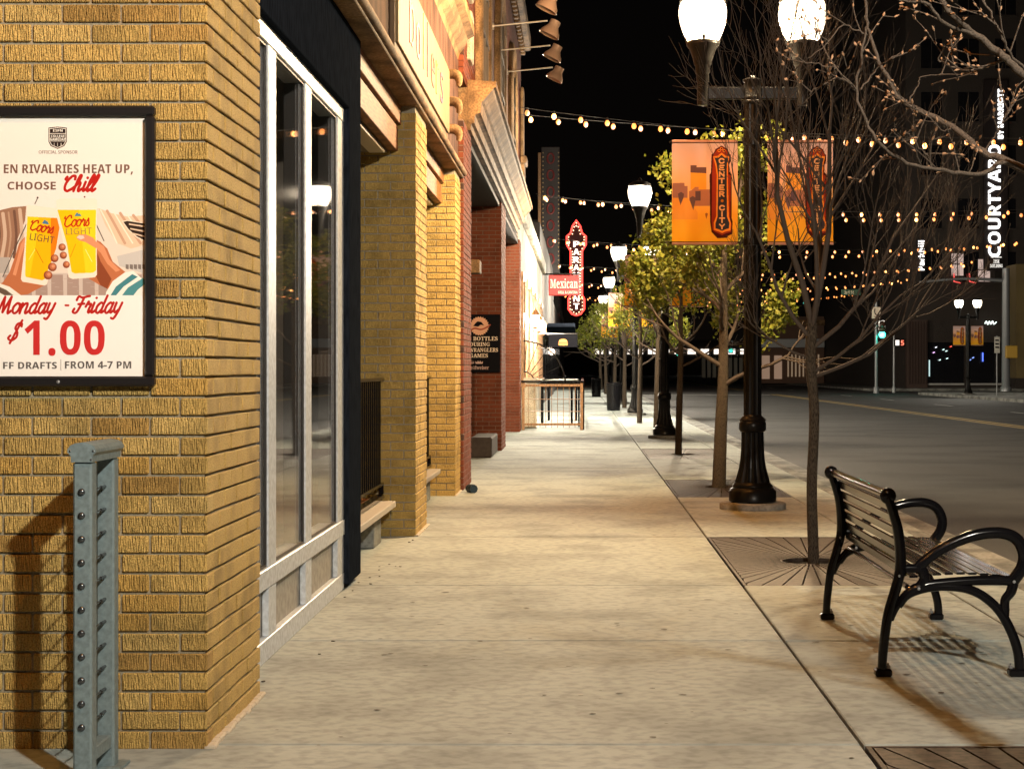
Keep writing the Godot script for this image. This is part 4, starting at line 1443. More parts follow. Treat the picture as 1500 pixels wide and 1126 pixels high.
func banner_image() -> Image:
	var W := 400
	var H := 620
	var im := Image.create(W, H, false, Image.FORMAT_RGB8)
	var ramp := [[0.0, Color(0.82, 0.74, 0.76)], [0.25, Color(0.96, 0.80, 0.72)], [0.5, Color(0.98, 0.78, 0.52)], [0.72, Color(0.99, 0.74, 0.24)], [1.0, Color(0.99, 0.76, 0.16)]]
	for y in H:
		var t := float(y) / H
		for i in ramp.size() - 1:
			if t >= ramp[i][0] and t <= ramp[i + 1][0]:
				im.fill_rect(Rect2i(0, y, W, 1), ramp[i][1].lerp(ramp[i + 1][1], (t - ramp[i][0]) / (ramp[i + 1][0] - ramp[i][0])))
	var T := func(list: Array) -> Array:
		var out := []
		for v in V(list):
			out.append(Vector2((v.x - 45.0) / 655.0 * W, (v.y - 75.0) / 985.0 * H))
		return out
	var g1 := Color(0.45, 0.34, 0.36)
	var sun := Color(0.98, 0.70, 0.26)
	fill(im, T.call([230, 305, 290, 305, 290, 325, 388, 325, 388, 540, 230, 540]), g1)
	fill(im, T.call([230, 375, 388, 385, 388, 540, 230, 540]), sun)
	fill(im, T.call([52, 478, 170, 475, 170, 505, 200, 505, 200, 680, 52, 680]), Color(0.66, 0.48, 0.44))
	fill(im, T.call([215, 555, 240, 548, 275, 515, 310, 515, 310, 540, 425, 540, 425, 700, 215, 700]), Color(0.72, 0.50, 0.40))
	fill(im, T.call([278, 555, 330, 555, 330, 648, 278, 648]), Color(0.40, 0.32, 0.37))
	fill(im, T.call([52, 620, 200, 620, 300, 760, 300, 830, 52, 830]), Color(0.95, 0.68, 0.30))
	fill(im, T.call([105, 580, 135, 563, 165, 580, 160, 620, 130, 690, 110, 620]), Color(0.42, 0.33, 0.36))
	fill(im, T.call([222, 620, 252, 603, 282, 620, 276, 660, 258, 740, 228, 660]), Color(0.42, 0.33, 0.36))
	fill(im, T.call([375, 775, 388, 765, 402, 775, 395, 800, 388, 825, 380, 800]), Color(0.66, 0.40, 0.25))
	# marquee
	var maroon := Color(0.30, 0.09, 0.08)
	var rust := Color(0.62, 0.20, 0.10)
	var gold := Color(0.95, 0.60, 0.18)
	var slate := Color(0.21, 0.20, 0.25)
	fill(im, T.call([418, 400, 432, 380, 440, 200, 460, 190, 480, 150, 540, 115, 600, 150, 618, 195, 632, 205, 632, 260, 615, 300, 615, 370, 640, 395, 640, 820, 650, 850, 645, 970, 600, 990, 600, 1005, 500, 1010, 470, 980, 440, 950, 425, 850]), maroon)
	fill(im, T.call([445, 390, 455, 210, 490, 160, 540, 125, 590, 160, 620, 210, 605, 300, 605, 390, 630, 410, 625, 840, 640, 870, 635, 950, 590, 960, 545, 980, 480, 950, 450, 930, 440, 850]), rust)
	fill(im, T.call([455, 220, 500, 215, 540, 185, 580, 215, 620, 220, 605, 290, 600, 400, 612, 800, 632, 860, 630, 935, 580, 945, 545, 960, 510, 945, 462, 930, 460, 860, 485, 800, 490, 400, 480, 320]), gold)
	for c in [Vector2(515, 165), Vector2(565, 165), Vector2(540, 145)]:
		disc(im, T.call([c.x, c.y])[0], 9.0, gold)
		disc(im, T.call([c.x, c.y])[0], 5.0, maroon)
	fill(im, T.call([472, 235, 510, 232, 540, 205, 570, 232, 608, 235, 592, 290, 590, 400, 592, 800, 618, 865, 612, 915, 575, 925, 545, 940, 515, 925, 480, 915, 478, 870, 500, 800, 503, 400, 490, 300]), slate)
	var y := 240.0
	for ch in ["C", "E", "N", "T", "E", "R"]:
		var o: Vector2 = T.call([513.0, y])[0]
		cap(im, ch, o + Vector2(2, 3), 29.0, 26.0, 4.6, Color(0.90, 0.70, 0.48))
		y += 64.0
	disc(im, T.call([545, 650])[0], 9.0, Color(0.75, 0.45, 0.10))
	y = 692.0
	for ch in ["C", "I", "T", "Y"]:
		var o: Vector2 = T.call([518.0, y])[0]
		cap(im, ch, o + Vector2(2, 3), 28.0, 26.0, 4.6, Color(0.90, 0.70, 0.48))
		y += 60.0
	return im

var banner_mat: StandardMaterial3D

func banner(where: Vector3, label: String, swing: float) -> void:
	if banner_mat == null:
		banner_mat = mat("banner cloth", Color.WHITE, 0.75, 0.0, 0.3)
		banner_mat.albedo_texture = ImageTexture.create_from_image(banner_image())
		banner_mat.backlight_enabled = true
		banner_mat.backlight = Color(0.6, 0.6, 0.6)
	var s := thing("street_banner", label, "banner", where, "street banners on lamp posts")
	var st := S()
	var nx := 10
	var ny := 14
	var w := 0.615
	var h := 0.955
	var P := func(i: int, j: int) -> Vector3:
		var u := float(i) / nx
		var v := float(j) / ny
		var sag := sin(PI * v)
		return Vector3((u - 0.5) * w, (0.5 - v) * h, sag * swing * (0.4 + u) + 0.006 * sin(u * 9.0 + v * 5.0) * sag)
	for side in [1.0, -1.0]:
		for i in nx:
			for j in ny:
				var a: Vector3 = P.call(i, j)
				var b: Vector3 = P.call(i + 1, j)
				var c: Vector3 = P.call(i + 1, j + 1)
				var d: Vector3 = P.call(i, j + 1)
				var n := (c - a).cross(b - d).normalized()
				if n.z * side < 0.0:
					n = -n
				var off := Vector3(0, 0, 0.0012 * side)
				var u0 := Vector2(float(i) / nx, float(j) / ny)
				var u1 := Vector2(float(i + 1) / nx, float(j + 1) / ny)
				tri(st, a + off, b + off, c + off, n, n, n, u0, Vector2(u1.x, u0.y), u1)
				tri(st, a + off, c + off, d + off, n, n, n, u0, u1, Vector2(u0.x, u1.y))
	part(s, "cloth", st, banner_mat)
	for y in [h * 0.5, -h * 0.5]:
		st = S()
		tube(st, [Vector3(-w * 0.5, y, 0), Vector3(w * 0.5, y, 0)], 0.015, 10)
		part(s, "hem", st, mat("banner hem", C(0.5, 0.27, 0.2) if y > 0 else C(0.62, 0.22, 0.03), 0.75))

func build_lamps() -> void:
	var ds := [15.66, 31.5, 47.2, 63.0, 78.8, 94.6, -0.1]
	var names := ["black twin globe street lamp just behind the bench, nearest in view", "second nearest twin globe street lamp along the kerb", "third twin globe street lamp along the kerb", "fourth twin globe street lamp along the kerb", "fifth twin globe street lamp along the kerb", "sixth and farthest twin globe lamp on this kerb", "twin globe street lamp beside the viewer, out of view"]
	var lamp := lamp_proto(Vector3(1.615, 0.001, -ds[0]), names[0], 34.0)
	for i in range(1, 7):
		var c := copy(lamp, names[i], Vector3([1.615, 1.59, 1.55, 1.55, 1.55, 1.55, 1.62][i], 0.001, -ds[i]))
		for l in c.get_children():
			if l is OmniLight3D:   # the lamps differ a little in colour, as old and new tubes do
				l.light_color = [lamp_light, C(1.0, 0.80, 0.56), C(1.0, 0.88, 0.70), C(1.0, 0.88, 0.70), C(1.0, 0.88, 0.70), C(1.0, 0.88, 0.70), C(1.0, 0.92, 0.78)][i]
				l.light_energy = [40.0, 40.0, 46.0, 46.0, 46.0, 46.0, 72.0][i]
		if i == 6:
			for l in c.get_children():
				if l is OmniLight3D:
					l.position.y = 4.50
		if i == 6:   # only one of its globes burns
			for l in c.get_children():
				if l is OmniLight3D and l.position.x < 0.0:
					c.remove_child(l)
					l.free()
				elif l is MeshInstance3D and l.name == "globe":
					l.material_override = mat("unlit globe", C(0.5, 0.48, 0.44), 0.4)
	var far := copy(lamp, "twin globe street lamp across the road in front of the dark storefront", Vector3(19.5, 0.016, -84.0))
	for l in far.get_children():
		if l is OmniLight3D:
			l.light_energy = 11.0
			l.light_color = C(1.0, 0.92, 0.78)
	var where := ["nearest", "second", "third", "fourth"]
	for i in 4:
		banner(Vector3([1.615, 1.59, 1.55, 1.55][i] - 0.448, 2.96, -ds[i] + 0.0), "orange skyline banner on the left of the %s street lamp" % where[i], 0.02)
		banner(Vector3([1.615, 1.59, 1.55, 1.55][i] + 0.448, 2.96, -ds[i] + 0.0), "orange skyline banner on the right of the %s street lamp" % where[i], -0.015)
	banner(Vector3(19.5 - 0.448, 2.97, -84.0), "small orange banner left of the lamp across the road", 0.02)
	banner(Vector3(19.5 + 0.448, 2.97, -84.0), "small orange banner right of the lamp across the road", 0.02)

# ------------------------------------------------------------------ trees
func grow(st: SurfaceTool, p: Vector3, dir: Vector3, length: float, r: float, level: int, cfg: Dictionary, tips: Array) -> void:
	var n := 4 if level < 2 else 3
	var pts := [p]
	var rad := [r]
	var d := dir.normalized()
	for i in n:
		var up: float = cfg.lift
		d = (d + Vector3(rng.randf_range(-1, 1), rng.randf_range(-0.6, 1.0), rng.randf_range(-1, 1)) * cfg.wander + Vector3.UP * up).normalized()
		pts.append(pts[i] + d * (length / n))
		rad.append(lerpf(r, r * cfg.taper, float(i + 1) / n))
	tube(st, pts, rad, [8, 6, 5, 4, 3, 3][mini(level, 5)], false)
	if level >= cfg.levels:
		tips.append([pts[n], d])
		tips.append([pts[n - 1], d])
		return
	var kids: int = cfg.kids[mini(level, cfg.kids.size() - 1)]
	for k in kids:
		var t := rng.randf_range(0.35, 1.0) if k > 0 else 1.0
		var f := t * n
		var i := mini(int(f), n - 1)
		var q: Vector3 = pts[i].lerp(pts[i + 1], f - i)
		var a := rng.randf() * TAU
		var side := d.cross(Vector3(cos(a), 0.3, sin(a))).normalized()
		var spread: float = cfg.spread * rng.randf_range(0.6, 1.3) * (0.4 if k == 0 else 1.0)
		var nd := (d + side * spread).normalized()
		var rr: float = lerpf(rad[0], rad[n], t) * (0.8 if k == 0 else 0.6)
		grow(st, q, nd, length * cfg.shrink * rng.randf_range(0.75, 1.15), maxf(rr, cfg.thin), level + 1, cfg, tips)

func leaf_mesh() -> ArrayMesh:
	if tex.has("leaf"):
		return tex["leaf"]
	var st := S()
	var a := Vector3(0, 0, 0)
	var b := Vector3(-0.42, 0.35, 0.10)
	var c := Vector3(0.42, 0.35, 0.10)
	var d := Vector3(0, 1.0, -0.06)
	var e := Vector3(0, 0.45, -0.03)
	for t in [[a, b, e], [a, e, c], [b, d, e], [e, d, c]]:
		var n: Vector3 = (t[1] - t[0]).cross(t[2] - t[0]).normalized()
		if n.z < 0:
			n = -n
		tri(st, t[0], t[1], t[2], n, n, n)
	var m := st.commit()
	tex["leaf"] = m
	return m

func leaf_mat() -> StandardMaterial3D:
	var m := mat("spring leaf", Color.WHITE, 0.55, 0.0, 0.4)
	m.vertex_color_use_as_albedo = true
	m.backlight_enabled = true
	m.backlight = Color(0.6, 0.6, 0.35)
	return m

func leafy_tree(where: Vector3, label: String, trunk_h: float, top: float, rx: float, trunk_r: float, leaves: int, seed_: int, leaf := 0.055) -> void:
	rng.seed = seed_
	var s := thing("street_tree", label, "tree", where, "young street trees along the kerb")
	var st := S()
	var lean := Vector3(rng.randf_range(-0.05, 0.05), 0, rng.randf_range(-0.05, 0.05))
	tube(st, [Vector3(0, -0.06, 0), Vector3(0, 0.02, 0), lean * 0.4 + Vector3.UP * trunk_h * 0.5, lean + Vector3.UP * trunk_h, lean * 1.3 + Vector3.UP * (trunk_h + (top - trunk_h) * 0.55)], [trunk_r * 1.35, trunk_r * 1.1, trunk_r, trunk_r * 0.85, trunk_r * 0.35], 12)
	part(s, "trunk", st, mats["bark"])
	st = S()
	var tips := []
	var cfg := {"lift": 0.06, "wander": 0.22, "taper": 0.6, "levels": 3, "kids": [3, 4, 3], "spread": 0.9, "shrink": 0.62, "thin": 0.004}
	var limbs := 9
	for k in limbs:
		var t := float(k) / (limbs - 1)
		var a := k * 2.4 + rng.randf()
		var y := lerpf(trunk_h * 0.92, trunk_h + (top - trunk_h) * 0.5, t)
		grow(st, lean + Vector3.UP * y, Vector3(cos(a), lerpf(0.35, 1.1, t), sin(a)), rx * lerpf(0.95, 0.8, t), trunk_r * lerpf(0.42, 0.3, t), 1, cfg, tips)
	part(s, "limbs", st, mats["twig"])
	var mm := MultiMesh.new()
	mm.transform_format = MultiMesh.TRANSFORM_3D
	mm.use_colors = true
	mm.mesh = leaf_mesh()
	mm.instance_count = leaves
	var mid := Vector3(0, (trunk_h + top) * 0.5, 0)
	for i in leaves:
		var tip: Array = tips[rng.randi() % tips.size()]
		var p: Vector3 = tip[0] + Vector3(rng.randfn(0, 0.07), rng.randfn(0, 0.07), rng.randfn(0, 0.07))
		# keep inside an uneven egg
		var q := (p - mid) / Vector3(rx * 1.15, (top - trunk_h) * 0.56, rx * 1.15)
		if q.length() > 1.0:
			p = mid + (p - mid) / q.length() * rng.randf_range(0.75, 1.0)
		var bs := Basis.from_euler(Vector3(rng.randf_range(-1.2, 1.2), rng.randf() * TAU, rng.randf_range(-1.2, 1.2))).scaled(Vector3.ONE * leaf * rng.randf_range(0.6, 1.25))
		mm.set_instance_transform(i, Transform3D(bs, p))
		var v := rng.randf()
		mm.set_instance_color(i, Color(lerpf(0.07, 0.18, v), lerpf(0.10, 0.175, v), lerpf(0.010, 0.022, v)))
	var o := MultiMeshInstance3D.new()
	o.multimesh = mm
	o.material_override = leaf_mat()
	o.name = "crown"
	o.set_meta("kind", "stuff")
	s.add_child(o)

func bare_tree() -> void:
	rng.seed = 77
	var s := thing("street_tree", "bare tree with a thin grey trunk and fine twigs behind the bench", "tree", Vector3(1.60, 0, -11.46), "young street trees along the kerb")
	var st := S()
	tube(st, spline([Vector3(0.0, -0.06, 0), Vector3(0.0, 0.04, 0), Vector3(-0.012, 0.5, 0), Vector3(0.004, 1.0, 0.01), Vector3(-0.02, 1.35, 0), Vector3(-0.01, 1.62, 0)], 4),
		[0.052, 0.047, 0.043, 0.040, 0.038, 0.037, 0.037, 0.036, 0.036, 0.036, 0.035, 0.035, 0.035, 0.034, 0.034, 0.035, 0.036, 0.038, 0.038, 0.037, 0.036], 14)
	part(s, "trunk", st, mats["bark"])
	st = S()
	var tips := []
	var cfg := {"lift": 0.10, "wander": 0.20, "taper": 0.55, "levels": 5, "kids": [4, 5, 4, 4, 3], "spread": 0.66, "shrink": 0.63, "thin": 0.0016}
	# forks as in the picture: two leaders and a ring of side limbs
	var limbs := [
		[1.60, Vector3(-0.16, 1, 0.05), 1.25, 0.025], [1.60, Vector3(0.20, 1, -0.1), 1.35, 0.025], [1.50, Vector3(-0.6, 0.55, 0.2), 0.85, 0.017], [1.45, Vector3(0.9, 0.6, 0.15), 0.95, 0.018],
		[1.25, Vector3(1.0, 0.25, -0.1), 0.95, 0.015], [1.38, Vector3(-1.0, 0.12, 0.1), 0.55, 0.010], [1.28, Vector3(1.0, 0.5, 0.5), 0.8, 0.014], [1.55, Vector3(0.1, 0.9, -0.7), 1.0, 0.02], [1.58, Vector3(0.05, 0.9, 0.6), 1.0, 0.02]]
	for l in limbs:
		grow(st, Vector3(-0.01, l[0], 0), l[1], l[2], l[3], 1, cfg, tips)
	part(s, "limbs", st, mats["twig"])

# the tree at the right edge: its trunk stands outside the frame, its limbs hang into it
func near_tree() -> void:
	rng.seed = 5
	var base := Vector3(1.60, 0, -4.35)
	var s := thing("budding_tree", "budding tree at the right edge whose grey limbs reach into the picture", "tree", base)
	var st := S()
	tube(st, spline([Vector3(0, -0.06, 0), Vector3(0, 0.05, 0), Vector3(0.01, 0.8, 0), Vector3(-0.01, 1.6, 0.02), Vector3(0.02, 2.4, 0), Vector3(0.03, 3.2, 0)], 3), [0.07, 0.06, 0.055, 0.052, 0.05, 0.05, 0.05, 0.05, 0.05, 0.048, 0.046, 0.044, 0.042, 0.038, 0.034, 0.03], 12)
	part(s, "trunk", st, mats["bark"])
	# limbs given as picture points with their distance, in metres from the lens
	var limbs := [
		[[1760, 420, 4.35, 0.020], [1640, 330, 4.45, 0.0165], [1500, 247, 4.55, 0.0135], [1440, 222, 4.6, 0.0115], [1395, 185, 4.65, 0.010], [1330, 154, 4.7, 0.0085], [1298, 112, 4.7, 0.0068], [1278, 62, 4.7, 0.0055], [1270, 25, 4.7, 0.0048], [1264, -30, 4.7, 0.0045]],
		[[1640, 330, 4.45, 0.014], [1490, 242, 4.5, 0.0082], [1440, 254, 4.45, 0.0068], [1385, 250, 4.4, 0.006], [1330, 238, 4.35, 0.0055], [1290, 212, 4.3, 0.005], [1265, 170, 4.3, 0.0045], [1255, 130, 4.3, 0.004], [1262, 90, 4.3, 0.0035], [1268, 40, 4.3, 0.003]],
		[[1760, 300, 4.35, 0.020], [1620, 200, 4.3, 0.0155], [1500, 110, 4.25, 0.0125], [1470, 82, 4.25, 0.0115], [1430, 50, 4.25, 0.0095], [1395, 22, 4.2, 0.008], [1365, -20, 4.2, 0.007]],
		[[1430, 50, 4.25, 0.006], [1385, 36, 4.2, 0.0052], [1355, 3, 4.15, 0.0045], [1330, 4, 4.1, 0.003], [1310, -8, 4.1, 0.002]],
		[[1470, 88, 4.25, 0.0048], [1445, 98, 4.3, 0.0042], [1415, 103, 4.3, 0.0038], [1390, 96, 4.3, 0.003], [1375, 85, 4.3, 0.002]],
		[[1600, 190, 4.3, 0.006], [1495, 95, 4.15, 0.0042], [1470, 55, 4.1, 0.0036], [1455, 25, 4.1, 0.003], [1435, -10, 4.1, 0.0025]],
		[[1255, 130, 4.3, 0.003], [1235, 115, 4.25, 0.0024], [1210, 120, 4.2, 0.002], [1185, 138, 4.2, 0.0016]],
		[[1252, 130, 4.3, 0.0028], [1230, 105, 4.3, 0.0022], [1205, 95, 4.3, 0.0018], [1180, 92, 4.3, 0.0014]],
		[[1272, 50, 4.7, 0.003], [1255, 45, 4.7, 0.0024], [1235, 38, 4.7, 0.002], [1210, 65, 4.65, 0.0015], [1185, 85, 4.6, 0.0012]],
		[[1368, 250, 4.4, 0.0026], [1358, 228, 4.4, 0.002], [1342, 208, 4.4, 0.0015], [1325, 192, 4.4, 0.0012]],
		[[1262, 130, 4.3, 0.003], [1285, 100, 4.35, 0.002], [1300, 88, 4.35, 0.0017], [1322, 78, 4.4, 0.0014]],
		[[1440, 222, 4.6, 0.003], [1458, 200, 4.6, 0.0022], [1468, 180, 4.6, 0.0017], [1478, 165, 4.6, 0.0014]],
		[[1395, 185, 4.65, 0.0028], [1380, 190, 4.6, 0.002], [1350, 160, 4.6, 0.0016], [1330, 150, 4.6, 0.0013]],
		[[1330, 154, 4.7, 0.0026], [1345, 125, 4.7, 0.002], [1350, 112, 4.7, 0.0017], [1385, 108, 4.7, 0.0014]]]
	st = S()
	var buds := []
	var twigs := S()
	for l in limbs:
		var pts := []
		var rad := []
		for q in l:
			pts.append(at(q[0], q[1], q[2]) - base)
		pts = spline(pts, 5)
		for i in pts.size():
			var f := float(i) / 5.0
			var k := mini(int(f), l.size() - 2)
			rad.append(lerpf(l[k][3], l[k + 1][3], f - k) * 0.88)
			pts[i] += Vector3(rng.randf_range(-1, 1), rng.randf_range(-1, 1), rng.randf_range(-1, 1)) * 0.0035
		tube(st, pts, rad, 7, true)
		for i in range(4, pts.size()):
			if rng.randf() < (0.30 if rad[i] < 0.0075 else 0.16):
				var t: Vector3 = (pts[i] - pts[i - 1]).normalized()
				var nd := (t * 0.6 + Vector3(rng.randf_range(-1, 1), rng.randf_range(-0.35, 1.0), rng.randf_range(-1, 1)) * 0.8).normalized()
				var len := rng.randf_range(0.05, 0.19)
				var tp := [pts[i]]
				for k in 4:
					nd = (nd + Vector3(rng.randf_range(-1, 1), rng.randf_range(-0.6, 1), rng.randf_range(-1, 1)) * 0.22).normalized()
					tp.append(tp[k] + nd * len * 0.25)
				tube(twigs, tp, [0.0022, 0.0019, 0.0017, 0.0015, 0.0013], 4, false)
				for k in range(2, 5):
					buds.append([tp[k], nd])
					if rng.randf() < 0.5:
						var sd := (nd + Vector3(rng.randf_range(-1, 1), rng.randf_range(-1, 1), rng.randf_range(-1, 1))).normalized()
						tube(twigs, [tp[k], tp[k] + sd * 0.02, tp[k] + sd * rng.randf_range(0.03, 0.06)], [0.0015, 0.0013, 0.001], 3, false)
						buds.append([tp[k] + sd * 0.04, sd])
	part(s, "limbs", st, mats["limb"])
	part(s, "twigs", twigs, mats["limb"])
	st = S()
	for b in buds:
		var p: Vector3 = b[0]
		for k in rng.randi_range(1, 3):
			var dd: Vector3 = (b[1] + Vector3(rng.randf_range(-1, 1), rng.randf_range(-1, 1), rng.randf_range(-1, 1)) * 0.6).normalized()
			var l := rng.randf_range(0.008, 0.016)
			tube(st, [p, p + dd * l * 0.5, p + dd * l], [0.001, 0.0034, 0.0004], 5, false)
	part(s, "buds", st, mat("bud", C(0.30, 0.17, 0.09), 0.7)).set_meta("kind", "stuff")

func build_trees() -> void:
	bare_tree()
	near_tree()
	leafy_tree(Vector3(1.55, 0, -18.66), "leafy yellow green tree behind the nearest street lamp, with mottled trunk", 1.22, 4.3, 0.9, 0.07, 9000, 21, 0.058)
	leafy_tree(Vector3(1.51, 0, -25.7), "slender dark trunked leafy tree in the third grate", 1.45, 3.9, 0.8, 0.05, 6000, 22, 0.062)
	leafy_tree(Vector3(1.57, 0, -34.7), "thin leafy tree just past the second street lamp", 1.6, 4.0, 0.85, 0.05, 2800, 23, 0.07)
	leafy_tree(Vector3(1.43, 0, -40.3), "thin leafy tree leaning before the third street lamp", 1.5, 3.8, 1.0, 0.06, 2800, 24, 0.07)
	leafy_tree(Vector3(1.48, 0, -56.0), "leafy tree between the third and fourth street lamps", 1.5, 4.1, 1.1, 0.07, 2600, 25, 0.08)
	leafy_tree(Vector3(1.45, 0, -71.0), "leafy tree between the fourth and fifth street lamps", 1.5, 4.3, 1.2, 0.08, 2600, 26, 0.09)
	leafy_tree(Vector3(1.35, 0, -87.0), "leafy tree between the fifth and sixth street lamps", 1.6, 4.6, 1.4, 0.09, 2600, 27, 0.10)
	leafy_tree(Vector3(1.30, 0, -105.0), "leafy tree past the last lamp, farthest on the left kerb", 1.6, 5.0, 1.6, 0.1, 2600, 28, 0.12)

# ------------------------------------------------------------------ string lights
var bulb_mesh: ArrayMesh
var socket_mesh: ArrayMesh

func string_lights(a: Vector3, b: Vector3, sag: float, step: float, label: String, lit_until := -99.0, energy := 0.0) -> void:
	var s := thing("string_lights", label, "string lights", a, "warm bulb strings across the street")
	if bulb_mesh == null:
		var t := S()
		lathe(t, [[0.0, -0.115], [0.02, -0.108], [0.032, -0.09], [0.036, -0.068], [0.028, -0.045], [0.018, -0.03], [0.0, -0.03]], 10)
		bulb_mesh = t.commit()
		t = S()
		lathe(t, [[0.0, -0.03], [0.017, -0.03], [0.017, 0.012], [0.0, 0.014]], 8)
		socket_mesh = t.commit()
	var P := func(t: float) -> Vector3:
		return (b - a) * t + Vector3.DOWN * (sag * 4.0 * t * (1.0 - t))
	var pts := []
	var n := 40
	for i in n + 1:
		pts.append(P.call(float(i) / n))
	var st := S()
	tube(st, pts, 0.006, 5)
	part(s, "cable", st, mat("cable rubber", C(0.02, 0.018, 0.016), 0.6))
	var count := int((b - a).length() / step)
	for i in count:
		var p: Vector3 = P.call((i + 0.5) / count)
		var o := part(s, "bulb", bulb_mesh, [glow("string bulb", C(1.0, 0.27, 0.036), 2.7), glow("string bulb bright", C(1.0, 0.40, 0.09), 9.0), glow("string bulb dim", C(1.0, 0.25, 0.03), 1.4)][[0, 0, 1, 0, 2, 0, 0][(i * 5 + int(a.z)) % 7]], p)
		o.scale = Vector3.ONE * 1.25
		part(o, "socket", socket_mesh, mat("cable rubber", Color.BLACK))
		if a.x + p.x < lit_until and i % 2 == 0:
			omni(s, "added_bulb_light", p + Vector3(0, -0.07, 0), C(1.0, 0.38, 0.08), energy, 0.035)  # only the added strings out of view carry these lights

func build_string_lights() -> void:
	string_lights(Vector3(-1.20, 4.45, -3.7), Vector3(18.9, 6.6, -3.0), 0.5, 0.62, "added unseen bulb string above the poster wall, to tint the upper bricks orange", 1.2, 3.0)  # added out of view, to warm the top of the poster wall
	string_lights(Vector3(-1.10, 5.0, -13.6), Vector3(18.9, 6.8, -13.4), 0.5, 0.62, "added unseen bulb string just before the nearest lamp, to tint the pier tops orange", 1.2, 5.0)  # added out of view, placed to throw orange light on the pier tops
	string_lights(Vector3(-0.9, 5.6, -17.2), Vector3(18.9, 6.9, -16.8), 0.5, 0.62, "added unseen bulb string just past the nearest lamp, to tint the upper walls orange", 1.2, 4.0)  # added out of view, more orange light for the upper walls
	var rows := [31.5, 47.2, 63.0, 78.8, 94.6, 112.0]
	var words := ["nearest in view, from the red brick building", "second in view", "third in view", "fourth in view", "fifth in view", "farthest"]
	for i in rows.size():
		var d: float = rows[i]
		string_lights(Vector3(-1.25, 6.25, -d), Vector3(18.9, 6.5, -d - 0.8), 0.75, 0.50, "string of warm bulbs across the street, %s" % words[i])
		string_lights(Vector3(-1.25, 6.35, -d - 1.6), Vector3(18.9, 6.4, -d - 2.4), 0.45, 0.54, "upper string of warm bulbs across the street, %s" % words[i])

